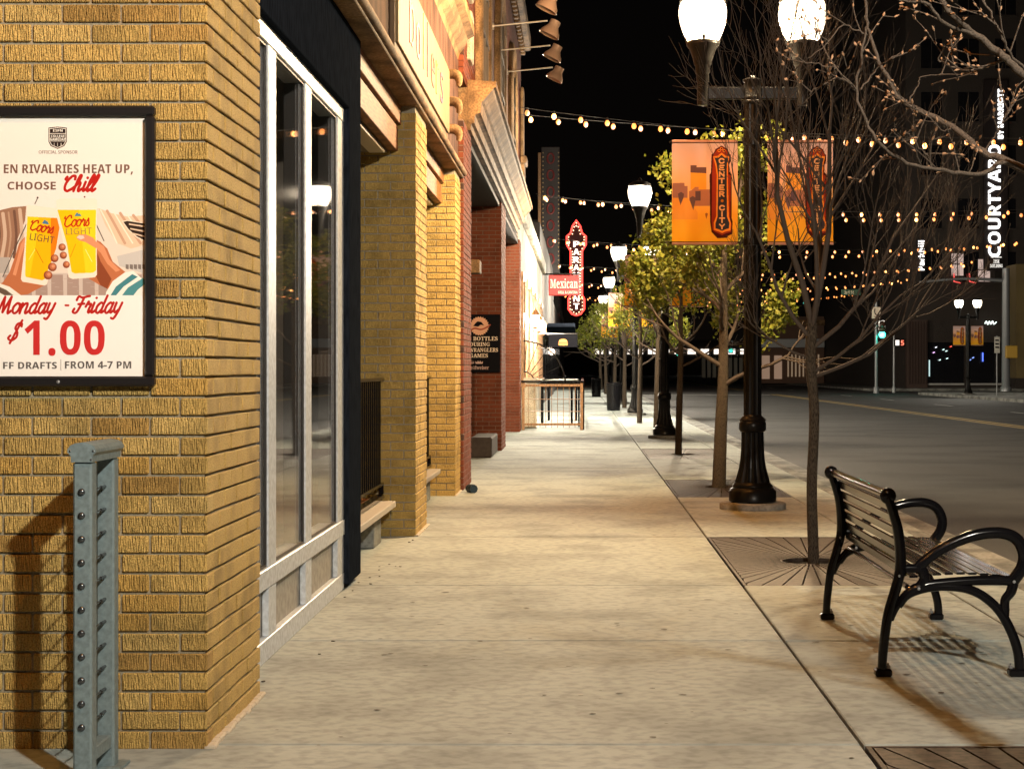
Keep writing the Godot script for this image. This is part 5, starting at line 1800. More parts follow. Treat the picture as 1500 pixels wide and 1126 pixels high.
# ------------------------------------------------------------------ left side, farther on
func build_left_far() -> void:
	var XR := -1.32
	# cream building
	var b := thing("cream_building", "pale cream building with timber window frames past the red brick building", "building")
	var st := S()
	slab(st, -9, XR, -0.1, 4.9, 35.62, 58.0)
	part(b, "wall", st, mats["white render wall"])
	st = S()
	slab(st, XR, XR + 0.14, 4.6, 4.95, 35.62, 58.0, 0.03)
	part(b, "cornice", st, mats["white render wall"])
	for k in 6:
		var d0 := 36.8 + k * 3.5
		var win := Node3D.new()
		win.name = "window"
		b.add_child(win, true)
		st = S()
		for e in [[d0, d0 + 0.12], [d0 + 1.5, d0 + 1.62]]:
			slab(st, XR, XR + 0.07, 1.0, 3.3, e[0], e[1], 0.01)
		slab(st, XR, XR + 0.075, 3.3, 3.45, d0 - 0.05, d0 + 1.67, 0.01)
		slab(st, XR, XR + 0.12, 0.9, 1.0, d0 - 0.08, d0 + 1.7, 0.01)
		part(win, "frame", st, mats["copper wood"])
		st = S()
		slab(st, XR, XR + 0.02, 1.0, 3.3, d0 + 0.12, d0 + 1.5)
		part(win, "pane", st, mat("dark glass", C(0.01, 0.01, 0.012), 0.05, 0.0, 0.6))
		st = S()
		slab(st, XR + 0.021, XR + 0.05, 2.5, 2.56, d0 + 0.12, d0 + 1.5)
		part(win, "bar", st, mats["copper wood"])
	# wall lanterns
	var l := thing("wall_lantern", "lit wall lantern on the cream building, nearest of three", "lantern", Vector3(XR, 2.35, -39.0), "wall lanterns on the cream building")
	st = S()
	tube(st, spline([Vector3(0.0, 0.0, 0), Vector3(0.12, 0.06, 0), Vector3(0.2, 0.22, 0), Vector3(0.26, 0.26, 0)], 5), 0.014, 8)
	part(l, "bracket", st, mats["copper wood"])
	st = S()
	lathe(st, [[0.0, -0.22], [0.03, -0.2], [0.07, -0.17], [0.075, -0.165], [0.0, -0.164]], 8, Vector3(0.28, 0.1, 0))
	lathe(st, [[0.0, 0.1], [0.12, 0.1], [0.10, 0.14], [0.04, 0.22], [0.015, 0.24], [0.015, 0.28], [0.0, 0.29]], 8, Vector3(0.28, 0.1, 0))
	for k in 4:
		var a := PI * 0.5 * k + 0.3
		tube(st, [Vector3(0.28 + cos(a) * 0.07, -0.065, sin(a) * 0.07), Vector3(0.28 + cos(a) * 0.1, 0.2, sin(a) * 0.1)], 0.007, 5)
	part(l, "cage", st, mats["copper wood"])
	st = S()
	lathe(st, [[0.0, -0.16], [0.062, -0.16], [0.09, 0.09], [0.0, 0.095]], 12, Vector3(0.28, 0.1, 0))
	part(l, "lamp_glass", st, glow("lantern glow", C(1.0, 0.80, 0.52), 7.0))
	omni(l, "lantern_light", Vector3(0.28, 0.08, 0), C(1.0, 0.86, 0.68), 24.0, 0.06)
	copy(l, "lit wall lantern on the cream building, second of three", Vector3(XR, 2.35, -43.0))
	copy(l, "lit wall lantern on the cream building, farthest of three", Vector3(XR, 2.35, -46.8))
	# planter post by the patio
	var pl := thing("stone_post", "short cream stone post behind the wire patio fence", "post", Vector3(-1.12, 0, -37.2))
	st = S()
	box(st, Vector3(-0.15, 0, -0.15), Vector3(0.15, 1.0, 0.15), 0.02)
	part(pl, "shaft", st, mats["white render wall"])
	st = S()
	box(st, Vector3(-0.19, 1.0, -0.19), Vector3(0.19, 1.1, 0.19), 0.02)
	part(pl, "cap", st, mats["white render wall"])
	# patio fence with wire mesh
	var f := thing("patio_fence", "timber framed patio fence with wire mesh standing out across the pavement", "fence", Vector3(-1.25, 0, -35.75))
	for x in [0.03, 1.28]:
		st = S()
		box(st, Vector3(x - 0.03, 0, -0.03), Vector3(x + 0.03, 1.02, 0.03), 0.006)
		part(f, "post", st, mats["copper wood"])
	st = S()
	box(st, Vector3(-0.02, 0.93, -0.031), Vector3(1.25, 0.98, 0.031), 0.004)
	part(f, "top_rail", st, mats["copper wood"])
	st = S()
	box(st, Vector3(0.06, 0.10, -0.02), Vector3(1.25, 0.145, 0.02), 0.004)
	part(f, "bottom_rail", st, mats["copper wood"])
	st = S()
	box(st, Vector3(-0.04, 1.02, -0.06), Vector3(1.32, 1.06, 0.06), 0.006)
	part(f, "drink_ledge", st, mats["black iron"])
	for i in 9:
		st = S()
		tube(st, [Vector3(0.14 + i * 0.125, 0.05, 0), Vector3(0.14 + i * 0.125, 0.93, 0)], 0.006, 5)
		part(f, "wire", st, mats["copper wood"])
	for y in [0.40, 0.66]:
		st = S()
		tube(st, [Vector3(0.06, y, 0.004), Vector3(1.25, y, 0.004)], 0.006, 5)
		part(f, "wire", st, mats["copper wood"])
	# side run of black railings
	var r := thing("black_railing", "black patio railing running along the pavement behind the wire fence", "railing", Vector3(0.06, 0, -35.9))
	for z in [0.0, -2.4, -4.8, -7.2, -9.6]:
		st = S()
		box(st, Vector3(-0.03, 0, z - 0.03), Vector3(0.03, 1.05, z + 0.03), 0.004)
		part(r, "post", st, mats["black iron"])
	for y in [0.18, 1.0]:
		st = S()
		box(st, Vector3(-0.024, y, -9.6), Vector3(0.024, y + 0.05, 0.0), 0.004)
		part(r, "rail", st, mats["black iron"])
	for i in 63:
		st = S()
		box(st, Vector3(-0.008, 0.23, -0.158 - i * 0.15), Vector3(0.008, 1.0, -0.142 - i * 0.15))
		part(r, "baluster", st, mats["black iron"])
	# wagon-wheel gate
	var w := thing("wheel_gate", "black iron gate shaped like half a wagon wheel before the cream wall", "gate", Vector3(-1.30, 0.98, -37.8))
	for q in [[0.96, 0.018], [0.27, 0.015]]:
		var arc := []
		for i in 17:
			var a := PI * 0.5 * i / 16.0
			arc.append(Vector3(sin(a) * q[0], cos(a) * q[0], 0))
		st = S()
		tube(st, arc, q[1], 8)
		part(w, "rim", st, mats["black iron"])
	for i in 6:
		var a := PI * 0.5 * (i + 0.4) / 6.0
		st = S()
		tube(st, [Vector3(sin(a) * 0.27, cos(a) * 0.27, 0), Vector3(sin(a) * 0.96, cos(a) * 0.96, 0)], 0.009, 6)
		part(w, "spoke", st, mats["black iron"])
	st = S()
	box(st, Vector3(0, -0.02, -0.02), Vector3(1.3, 0.02, 0.02), 0.004)
	part(w, "crossbar", st, mats["black iron"])
	for x in [0.05, 1.27]:
		st = S()
		box(st, Vector3(x - 0.02, -0.98, -0.02), Vector3(x + 0.02, -0.02, 0.02), 0.004)
		part(w, "post", st, mats["black iron"])
	# patio tables
	var tb := thing("patio_table", "square patio table behind the wire fence, nearer one", "table", Vector3(-0.55, 0, -39.6), "patio tables")
	st = S()
	box(st, Vector3(-0.4, 1.0, -0.4), Vector3(0.4, 1.05, 0.4), 0.01)
	part(tb, "top", st, mats["kerb concrete"])
	for sx in [-1, 1]:
		for sz in [-1, 1]:
			st = S()
			box(st, Vector3(sx * 0.35 - 0.025, 0, sz * 0.35 - 0.025), Vector3(sx * 0.35 + 0.025, 1.0, sz * 0.35 + 0.025))
			part(tb, "leg", st, mats["black iron"])
	copy(tb, "square patio table behind the wire fence, farther one", Vector3(-0.45, 0, -42.6))
	# hanging burger sign
	var h := thing("burger_sign", "dark hanging sign with an orange burger picture over the pavement", "sign", Vector3(-0.52, 2.15, -50.6))
	st = S()
	box(st, Vector3(-0.44, -0.19, -0.05), Vector3(0.44, 0.19, 0.05), 0.01)
	part(h, "board", st, mat("black board", Color.BLACK))
	st = S()
	box(st, Vector3(-0.82, 0.20, -0.02), Vector3(0.44, 0.24, 0.02), 0.005)
	part(h, "bracket", st, mats["black iron"])
	st = S()
	prism(st, PackedVector2Array([Vector2(-0.13, -0.13), Vector2(0.13, -0.13), Vector2(0.14, -0.09), Vector2(-0.14, -0.09)]), 0.004, Vector3(0, 0, 0.051), Vector3.RIGHT, Vector3.UP, Vector3.BACK)
	prism(st, PackedVector2Array([Vector2(-0.13, -0.03), Vector2(0.13, -0.03), Vector2(0.11, 0.03), Vector2(0.04, 0.06), Vector2(-0.04, 0.06), Vector2(-0.11, 0.03)]), 0.004, Vector3(0, 0, 0.051), Vector3.RIGHT, Vector3.UP, Vector3.BACK)
	part(h, "bun_mark", st, mat("bun orange", C(0.7, 0.28, 0.04), 0.6))
	st = S()
	prism(st, PackedVector2Array([Vector2(-0.15, -0.085), Vector2(0.15, -0.085), Vector2(0.14, -0.035), Vector2(-0.14, -0.035)]), 0.004, Vector3(0, 0, 0.051), Vector3.RIGHT, Vector3.UP, Vector3.BACK)
	part(h, "filling_mark", st, mat("filling brown", C(0.22, 0.07, 0.01), 0.6))
	# orange digit sign
	var ob := thing("small_orange_sign", "small round orange lit sign below the burger sign", "sign", Vector3(-0.86, 1.82, -50.4))
	st = S()
	lathe(st, [[0.0, 0.0], [0.1, 0.0], [0.1, 0.04], [0.0, 0.045]], 16)
	part(ob, "sign_face", st, glow("orange sign", C(1.0, 0.12, 0.02), 1.2)).rotation.x = PI / 2
	st = S()
	box(st, Vector3(-0.5, 0.1, -0.05), Vector3(0.0, 0.13, -0.02))
	part(ob, "bracket", st, mats["black iron"])
	# next buildings
	var c := thing("dark_shop_row", "dark two storey shop row far down the left pavement", "building")
	st = S()
	slab(st, -12, -1.4, -0.1, 6.4, 58.02, 88)
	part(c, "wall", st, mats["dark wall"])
	for k in 8:
		st = S()
		slab(st, -1.4, -1.37, 0.4, 2.7, 59.0 + k * 3.6, 61.6 + k * 3.6)
		part(c, "shop_window", st, mat("dark glass", C(0.01, 0.01, 0.012), 0.05, 0.0, 0.6))
	st = S()
	slab(st, -1.4, -0.2, 2.9, 3.05, 64, 74, 0.02)
	part(c, "canopy", st, mats["dark painted wood"])
	c = thing("theatre_building", "tall dark theatre building behind the vertical lit sign", "building")
	st = S()
	slab(st, -16, -1.6, -0.1, 12, 120, 165)
	part(c, "wall", st, mats["dark wall"])
	for k in 6:
		st = S()
		slab(st, -1.6, -1.55, 5.5, 8.0, 123 + k * 6.5, 125 + k * 6.5)
		part(c, "window", st, mat("dark glass", C(0.01, 0.01, 0.012), 0.05, 0.0, 0.6))
	c = thing("low_shop_row", "low dark shop row between the theatre and the nearer shops", "building")
	st = S()
	slab(st, -16, -1.5, -0.1, 5.0, 88.02, 119.9)
	part(c, "wall", st, mats["dark wall"])
	for k in 8:
		st = S()
		slab(st, -1.5, -1.47, 0.4, 2.7, 89.0 + k * 3.8, 91.8 + k * 3.8)
		part(c, "shop_window", st, mat("dark glass", C(0.01, 0.01, 0.012), 0.05, 0.0, 0.6))
	# restaurant sign
	var m := thing("restaurant_sign", "red lit restaurant sign reading Mexican over the pavement", "sign", Vector3(-0.60, 4.40, -62.0))
	st = S()
	box(st, Vector3(-0.57, -0.38, -0.09), Vector3(0.57, 0.38, 0.09), 0.02)
	part(m, "sign_box", st, glow("red sign face", C(0.75, 0.015, 0.01), 0.55, C(0.4, 0.02, 0.015)))
	var cr := glow("sign cream glow", C(1.0, 0.72, 0.42), 1.1)
	lettering(m, "lettering", "Mexican", Vector3(0, 0.07, 0.092), 1.02, 0.36, cr, Basis.IDENTITY, 0.02, "Droid Serif")
	lettering(m, "lettering", "GRILL & CANTINA", Vector3(0.14, -0.26, 0.092), 0.72, 0.10, cr, Basis.IDENTITY, 0.02)
	st = S()
	box(st, Vector3(-0.85, 0.39, -0.03), Vector3(0.57, 0.45, 0.03), 0.01)
	part(m, "bracket", st, mats["black iron"])
	# theatre blade sign
	var p := thing("theatre_sign", "tall vertical theatre sign reading PARAMOUNT outlined in red neon and bulbs", "sign", Vector3(-0.30, 5.45, -130.0))
	var shape := [Vector2(0.0, 0.0), Vector2(-0.35, 0.12), Vector2(-0.62, 0.5), Vector2(-0.62, 1.3), Vector2(-0.45, 1.6), Vector2(-0.45, 5.0), Vector2(-0.75, 5.5), Vector2(-0.75, 6.15), Vector2(-0.45, 6.4), Vector2(-0.3, 6.95), Vector2(0, 7.4)]
	var outline := PackedVector2Array()
	for v in shape:
		outline.append(v)
	for i in range(shape.size() - 2, 0, -1):
		outline.append(Vector2(-shape[i].x, shape[i].y))
	st = S()
	prism(st, outline, 0.5, Vector3(0, 0, 0), Vector3.RIGHT, Vector3.UP, Vector3.FORWARD)
	part(p, "blade", st, mat("blade dark red", C(0.10, 0.012, 0.01), 0.6))
	var loop := []
	for v in outline:
		loop.append(Vector3(v.x, v.y, 0.05))
	loop.append(loop[0])
	st = S()
	tube(st, loop, 0.075, 6)
	part(p, "neon_outline", st, glow("red neon", C(1.0, 0.03, 0.02), 3.0))
	var bm := S()
	lathe(bm, [[0.0, -0.05], [0.05, 0.0], [0.0, 0.05]], 8)
	var bmesh := bm.commit()
	for i in outline.size():
		var u := outline[i] * 0.99
		var v := outline[(i + 1) % outline.size()] * 0.99
		var nb := maxi(1, int((v - u).length() / 0.2))
		for k in nb:
			var q := u.lerp(v, float(k) / nb)
			var inw := Vector2(-signf(q.x) * 0.14, 0.14 if q.y < 0.4 else (-0.14 if q.y > 6.9 else 0.0))
			part(p, "bulb", bmesh, glow("sign bulb", C(1.0, 0.72, 0.40), 4.0), Vector3(q.x + inw.x, q.y + inw.y, 0.04))
	var i2 := 0
	for ch in ["P", "A", "R", "A", "M", "O", "U", "N", "T"]:
		lettering(p, "letter", ch, Vector3(0, 5.55 - i2 * 0.605, 0.03), 0.46, 0.46, glow("sign white", C(1.0, 0.78, 0.66), 3.0), Basis.IDENTITY, 0.05)
		i2 += 1
	st = S()
	box(st, Vector3(-1.3, 1.5, -0.3), Vector3(-0.4, 1.62, -0.18))
	box(st, Vector3(-1.3, 5.2, -0.3), Vector3(-0.4, 5.32, -0.18))
	part(p, "bracket", st, mats["black iron"])
	# unlit blade sign
	var g := thing("unlit_blade_sign", "dark unlit vertical blade sign with a warm lit edge beyond the cream building", "sign", Vector3(-1.55, 6.2, -86.0))
	st = S()
	box(st, Vector3(-0.46, 0, -0.2), Vector3(0.5, 6.5, 0.2), 0.03)
	part(g, "blade", st, mat("blade black", C(0.012, 0.006, 0.006), 0.5))
	st = S()
	box(st, Vector3(-0.62, 0.2, -0.12), Vector3(-0.46, 6.2, 0.22), 0.02)
	part(g, "edge_panel", st, mats["copper wood"])
	for i in 7:
		st = S()
		var ring := []
		for k in 13:
			var a := TAU * k / 12.0
			ring.append(Vector3(0.03 + cos(a) * 0.17, 5.9 - i * 0.86 + sin(a) * 0.26, 0.21))
		tube(st, ring, 0.05, 6)
		part(g, "dull_tube", st, mat("dull red tube", C(0.16, 0.012, 0.012), 0.4))
	for i in 28:
		for x in [-0.36, 0.44]:
			part(g, "clear_bulb", bmesh, mat("clear bulb", C(0.5, 0.36, 0.2), 0.2), Vector3(x, 0.25 + i * 0.22, 0.21))
	st = S()
	box(st, Vector3(-0.62, -6.2, -0.1), Vector3(-0.5, 0.2, 0.1))
	part(g, "mast", st, mats["black iron"])
	# litter bins on the pavement
	var bin := thing("litter_bin", "black slatted litter bin beside the fourth lamp", "bin", Vector3(1.05, 0, -52.5), "black litter bins")
	st = S()
	lathe(st, [[0.2, 0.0], [0.21, 0.05], [0.23, 0.78], [0.0, 0.79]], 20, Vector3.ZERO, 20, 0.12)
	part(bin, "body", st, mats["black iron"])
	st = S()
	lathe(st, [[0.235, 0.79], [0.25, 0.82], [0.235, 0.86], [0.15, 0.88], [0.14, 0.82], [0.0, 0.82]], 20)
	part(bin, "lid", st, mats["black iron"])
	copy(bin, "black slatted litter bin farther down beside the fifth lamp", Vector3(0.75, 0, -78.0))
	# small crumpled wrapper at the foot of the red pier
	var cr2 := thing("crumpled_can", "crumpled dark blue can lying at the foot of the red brick pier", "can", Vector3(-1.20, 0.0, -17.75))
	st = S()
	rng.seed = 3
	var prof := []
	for i in 9:
		prof.append([0.045 + rng.randf_range(-0.012, 0.006), i * 0.016])
	prof.append([0.0, 0.13])
	lathe(st, prof, 9)
	var can := part(cr2, "body", st, mat("can blue", C(0.03, 0.055, 0.09), 0.3, 0.6), Vector3(0.02, 0.046, 0.05))
	can.rotation = Vector3(PI / 2, 0.5, 0)

# ------------------------------------------------------------------ across the road
func window_row(parent: Node3D, x0: float, x1: float, n: int, y0: float, y1: float, z: float, m: Material) -> void:
	var w := (x1 - x0) / n
	for i in n:
		var a := x0 + i * w + w * 0.22
		var st := S()
		box(st, Vector3(a, y0, z - 0.05), Vector3(a + w * 0.56, y1, z + 0.02))
		var o := part(parent, "window", st, m)
		st = S()
		box(st, Vector3(a - 0.08, y0 - 0.12, z), Vector3(a + w * 0.56 + 0.08, y0, z + 0.12))
		box(st, Vector3(a + w * 0.28 - 0.03, y0, z + 0.02), Vector3(a + w * 0.28 + 0.03, y1, z + 0.05))
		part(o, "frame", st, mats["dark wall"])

func build_right() -> void:
	var st := S()
	var Z := -113.0
	var dg := mat("dark glass", C(0.01, 0.01, 0.012), 0.05, 0.0, 0.6)
	var hot := thing("hotel_tower", "tall dark hotel tower across the road with a white vertical sign", "building")
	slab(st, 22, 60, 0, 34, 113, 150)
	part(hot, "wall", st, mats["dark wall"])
	for k in 7:
		window_row(hot, 22.5, 40, 7, 7.2 + k * 3.6, 9.2 + k * 3.6, Z, dg)
	# two lit windows
	for q in [[25.1, 7.6], [26.9, 7.2]]:
		st = S()
		box(st, Vector3(q[0], q[1], Z + 0.03), Vector3(q[0] + 0.8, q[1] + 1.5, Z + 0.06))
		part(hot, "lit_window", st, glow("lit window", C(1.0, 0.70, 0.62), 0.35))
		st = S()
		box(st, Vector3(q[0] + 0.37, q[1], Z + 0.06), Vector3(q[0] + 0.43, q[1] + 1.5, Z + 0.09))
		box(st, Vector3(q[0], q[1] + 0.75, Z + 0.06), Vector3(q[0] + 0.8, q[1] + 0.81, Z + 0.085))
		part(hot, "window_bar", st, mats["dark wall"])
	# storefront
	st = S()
	slab(st, 22, 23.4, 0, 4.6, 112.6, 113)
	part(hot, "ribbed_pier", st, mat("brown cladding", C(0.06, 0.036, 0.028), 0.8))
	for k in 7:
		st = S()
		slab(st, 22.1 + k * 0.19, 22.17 + k * 0.19, 0.3, 4.5, 112.5, 112.6)
		part(hot, "rib", st, mat("brown cladding", Color.BLACK))
	for q in [[23.5, 25.9], [26.1, 28.6]]:
		st = S()
		slab(st, q[0], q[1], 0.35, 3.1, 112.9, 112.99)
		part(hot, "shop_window", st, dg)
		st = S()
		slab(st, q[0], q[1], 0.22, 0.33, 112.7, 113)
		part(hot, "sill", st, mat("pale sill", C(0.45, 0.45, 0.43), 0.5))
	var sign_white := glow("white sign letters", C(1.0, 0.98, 0.94), 2.4)
	var up := Basis(Vector3.UP, Vector3.LEFT, Vector3.BACK)
	var s := thing("hotel_sign", "white vertical sign reading COURTYARD on the dark tower", "sign", at(1457, 255, 112.7))
	st = S()
	box(st, Vector3(-0.7, -6.4, -0.25), Vector3(0.95, 6.4, -0.02), 0.03)
	part(s, "back_board", st, mat("blade black", C(0.012, 0.006, 0.006), 0.5))
	lettering(s, "lettering", "COURTYARD", Vector3(0, -1.8, 0.05), 7.55, 0.82, sign_white, up, 0.1)
	lettering(s, "lettering", "BY MARRIOTT", Vector3(0.42, 4.05, 0.05), 3.35, 0.36, sign_white, up, 0.1)
	s = thing("building_name_sign", "small white name sign under the vertical hotel sign", "sign", at(1460, 386, 112.7))
	st = S()
	box(st, Vector3(-0.6, -0.5, -0.2), Vector3(0.6, 0.5, -0.02), 0.02)
	part(s, "back_board", st, mats["blade black"])
	var dim := glow("dim sign letters", C(1.0, 0.95, 0.86), 0.75)
	lettering(s, "lettering", "TISK", Vector3(0, 0.15, 0.02), 0.42, 0.24, dim, Basis.IDENTITY, 0.04, "Droid Serif")
	lettering(s, "lettering", "BUILDING", Vector3(0, -0.15, 0.02), 0.85, 0.22, dim, Basis.IDENTITY, 0.04, "Droid Serif")
	st = S()
	box(st, Vector3(-0.36, 0.4, -0.02), Vector3(0.36, 0.46, 0.04))
	part(s, "bar", st, dim)
	s = thing("office_sign", "small white vertical sign reading Parkhill on the dark corner", "sign", at(1350, 374, 112.8))
	st = S()
	box(st, Vector3(-0.3, -1.15, -0.15), Vector3(0.3, 1.15, -0.02), 0.02)
	part(s, "back_board", st, mats["blade black"])
	lettering(s, "lettering", "Parkhill", Vector3(0, 0, 0.02), 2.0, 0.40, sign_white, up, 0.06)
	s = thing("script_neon", "small white script neon in the dark shop window, right of the banners", "sign", at(1452, 473, 112.4))
	st = S()
	tube(st, spline([Vector3(-0.4, -0.05, 0), Vector3(-0.3, 0.12, 0), Vector3(-0.2, -0.1, 0), Vector3(-0.1, 0.12, 0), Vector3(0.0, -0.08, 0), Vector3(0.12, 0.14, 0), Vector3(0.2, -0.08, 0), Vector3(0.38, 0.08, 0)], 5), 0.03, 6)
	part(s, "neon_tube", st, glow("neon white", C(0.85, 1.0, 0.92), 2.2))
	s = thing("red_neon", "pair of red neon strokes high on the dark storefront", "sign", at(1410, 410, 112.6))
	for x in [-0.55, 0.5]:
		st = S()
		tube(st, [Vector3(x, 0.45, 0), Vector3(x, -0.1, 0), Vector3(x + 0.45, -0.2, 0)], 0.05, 6)
		part(s, "neon_tube", st, glow("neon red", C(1.0, 0.02, 0.02), 1.0))
	# bits of light inside the storefront
	s = thing("window_lights", "cluster of small coloured lights inside the dark storefront", "lights", Vector3(24.4, 2.4, -112.7))
	var specks := [[-0.55, 0.0, C(0.9, 0.5, 1.0)], [-0.4, 0.35, C(0.9, 0.9, 1.0)], [0.1, 0.2, C(0.7, 1.0, 0.95)], [0.3, 0.1, C(0.7, 1.0, 0.95)], [0.35, -0.4, C(0.7, 1.0, 0.95)], [-0.15, -0.5, C(0.7, 1.0, 0.95)], [0.6, 0.4, C(1.0, 0.06, 0.02)], [1.9, -0.5, C(0.2, 0.35, 1.0)], [2.1, -0.35, C(0.2, 0.35, 1.0)]]
	for q in specks:
		st = S()
		tube(st, [Vector3(q[0] - 0.06, q[1] - 0.02, 0), Vector3(q[0] + 0.06, q[1] + 0.03, 0)], 0.035, 6)
		part(s, "light", st, glow("speck %s" % q[2].to_html(), q[2], 1.4))
	st = S()
	tube(st, [Vector3(2.75, -0.6, 0), Vector3(2.75, 0.0, 0)], 0.045, 6)
	part(s, "light", st, glow("blue tube", C(0.05, 0.15, 1.0), 1.5))
	st = S()
	tube(st, [Vector3(-0.85, -1.6, 0), Vector3(-0.85, -0.5, 0)], 0.04, 6)
	part(s, "light", st, glow("pale tube", C(0.6, 0.9, 0.9), 0.8))
	# next block along the road
	var nb := thing("brown_block", "dim brown corner block with a pale stone band beyond the crossroads", "building")
	st = S()
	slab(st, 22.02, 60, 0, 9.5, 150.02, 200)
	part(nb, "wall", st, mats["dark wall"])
	var ob := thing("arcade_shop", "dim shop with lit posters and a striped glass front beyond the green light", "building")
	st = S()
	slab(st, 15.5, 21.9, 0, 6.0, 150, 158)
	part(ob, "wall", st, mat("brown brick far", C(0.13, 0.075, 0.05), 0.85))
	st = S()
	slab(st, 15.45, 21.95, 5.2, 5.7, 149.8, 150, 0.03)
	part(ob, "stone_band", st, mats["stone"])
	st = S()
	slab(st, 15.5, 21.9, 3.2, 4.0, 149.7, 150, 0.03)
	part(ob, "canopy", st, mats["galvanised"])
	for k in 9:
		st = S()
		slab(st, 18.6 + k * 0.34, 18.72 + k * 0.34, 0.6, 2.6, 149.9, 149.98)
		part(ob, "lit_window", st, glow("shop glow", C(1.0, 0.62, 0.32), 0.07 if k % 2 else 0.13))
	for x in [25.6, 26.7]:
		st = S()
		slab(st, x - 9.3, x - 8.6, 0.4, 2.5, 149.9, 149.98)
		part(ob, "poster_window", st, glow("poster glow", C(1.0, 0.55, 0.32), 0.15))
	var wb := thing("white_hoarding", "low pale wall with dark posts at the far end of the road", "wall")
	st = S()
	slab(st, 14.2, 19.4, 0.3, 2.6, 195, 195.4)
	part(wb, "panel", st, mat("pale hoarding", C(0.6, 0.58, 0.5), 0.8))
	for k in 8:
		st = S()
		slab(st, 14.6 + k * 0.62, 14.8 + k * 0.62, 0, 3.0, 194.7, 195)
		part(wb, "post", st, mats["black iron"])
	var eb := thing("end_block", "dark building closing the far end of the street", "building")
	st = S()
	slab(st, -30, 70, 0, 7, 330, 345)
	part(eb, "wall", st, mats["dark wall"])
	for k in 12:
		st = S()
		slab(st, 3 + k * 2.6, 4.6 + k * 2.6, 4.2, 5.2, 329.8, 330)
		part(eb, "lit_window", st, glow("far shop light", C(1.0, 0.90, 0.80), 1.3))
	# pale yellow building at the right edge
	var yb := thing("yellow_building", "pale yellow building corner at the far right edge across the road", "building")
	st = S()
	slab(st, 28.7, 60, 0.7, 8.2, 110, 112.6)
	part(yb, "wall", st, mat("yellow render", C(0.17, 0.125, 0.05), 0.85))
	st = S()
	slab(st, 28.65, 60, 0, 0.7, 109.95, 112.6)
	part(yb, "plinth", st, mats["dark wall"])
	# big steel pole with an arm
	var mp := thing("signal_mast", "tall steel signal mast with a long arm at the far corner", "pole", Vector3(24.2, 0.015, -95.0))
	st = S()
	lathe(st, [[0.0, 0], [0.32, 0], [0.32, 0.25], [0.24, 0.3], [0.21, 7.0], [0.0, 7.02]], 16)
	part(mp, "pole", st, mats["galvanised"])
	st = S()
	tube(st, spline([Vector3(0, 6.3, 0), Vector3(-2.5, 6.4, 0.2), Vector3(-5.0, 6.2, 0.4)], 6), [0.1, 0.1, 0.095, 0.09, 0.085, 0.08, 0.08, 0.075, 0.07, 0.07, 0.065, 0.06, 0.06], 8)
	part(mp, "arm", st, mats["galvanised"])
	st = S()
	box(st, Vector3(-0.1, 1.9, 0.2), Vector3(0.55, 2.6, 0.5), 0.03)
	part(mp, "signal_box", st, mat("signal yellow", C(0.4, 0.24, 0.03), 0.5))
	# street sign on a thin pole
	var sp := thing("parking_sign", "small white sign on a thin pole on the far pavement", "sign", Vector3(19.95, 0.016, -80.0))
	st = S()
	lathe(st, [[0.0, 0], [0.03, 0], [0.03, 2.85], [0.0, 2.86]], 8)
	part(sp, "pole", st, mats["galvanised"])
	st = S()
	box(st, Vector3(-0.13, 2.05, 0.03), Vector3(0.13, 2.82, 0.05), 0.004)
	part(sp, "plate", st, mat("sign white plate", C(0.55, 0.55, 0.5), 0.5))
	st = S()
	for y in [2.62, 2.45, 2.28]:
		box(st, Vector3(-0.09, y, 0.05), Vector3(0.09, y + 0.07, 0.054))
	part(sp, "dark_print", st, mats["black iron"])
	# traffic signals
	signal_head(at(1293, 490, 97.0), "green traffic light at the crossroads, brightest one", 9.0, 0.8)
	signal_head(at(1181, 443, 118.0), "green traffic light seen through the bare tree", 1.6, 0.0)
	signal_head(at(993, 486, 150.0), "small green traffic light far down the road, upper left one", 1.2, 0.0)
	signal_head(at(994, 518, 150.0), "small green traffic light far down the road, lower left one", 1.2, 0.0)
	signal_head(at(1071, 513, 150.0), "small green traffic light far down the road beside the leafy tree", 1.2, 0.0)
	var ns := thing("turn_sign", "white turn arrow sign above the bright green traffic light", "sign", at(1284, 458, 97.0))
	st = S()
	box(st, Vector3(-0.25, -0.33, -0.02), Vector3(0.25, 0.33, 0.02), 0.005)
	part(ns, "plate", st, mat("sign cream plate", C(0.75, 0.62, 0.48), 0.5))
	st = S()
	tube(st, spline([Vector3(-0.08, 0.25, 0.025), Vector3(-0.1, 0.05, 0.025), Vector3(-0.02, -0.1, 0.025), Vector3(0.14, -0.16, 0.025)], 5), 0.03, 6)
	tube(st, [Vector3(-0.15, -0.22, 0.026), Vector3(0.16, -0.22, 0.026)], 0.02, 6)
	tube(st, [Vector3(0.08, -0.06, 0.026), Vector3(0.18, -0.17, 0.026)], 0.025, 6)
	part(ns, "arrow", st, mats["black iron"])
	var pole := thing("signal_pole", "grey signal pole carrying the bright green light", "pole", Vector3(at(1284, 540, 97.2).x, 0.0, -97.2))
	st = S()
	lathe(st, [[0.0, -0.12], [0.16, -0.12], [0.16, 0.2], [0.09, 0.28], [0.08, 5.2], [0.0, 5.22]], 12)
	part(pole, "shaft", st, mats["galvanised"])
	pole = thing("signal_pole", "grey pole carrying the pedestrian signal near the green light", "pole", Vector3(at(1310, 540, 100).x, 0.0, -100))
	st = S()
	lathe(st, [[0.0, -0.12], [0.12, -0.12], [0.12, 0.2], [0.07, 0.28], [0.06, 3.4], [0.0, 3.42]], 12)
	part(pole, "shaft", st, mats["galvanised"])
	var pd := thing("pedestrian_signal", "pedestrian signal with white figure and a red number five", "signal", at(1319, 502, 99.6))
	st = S()
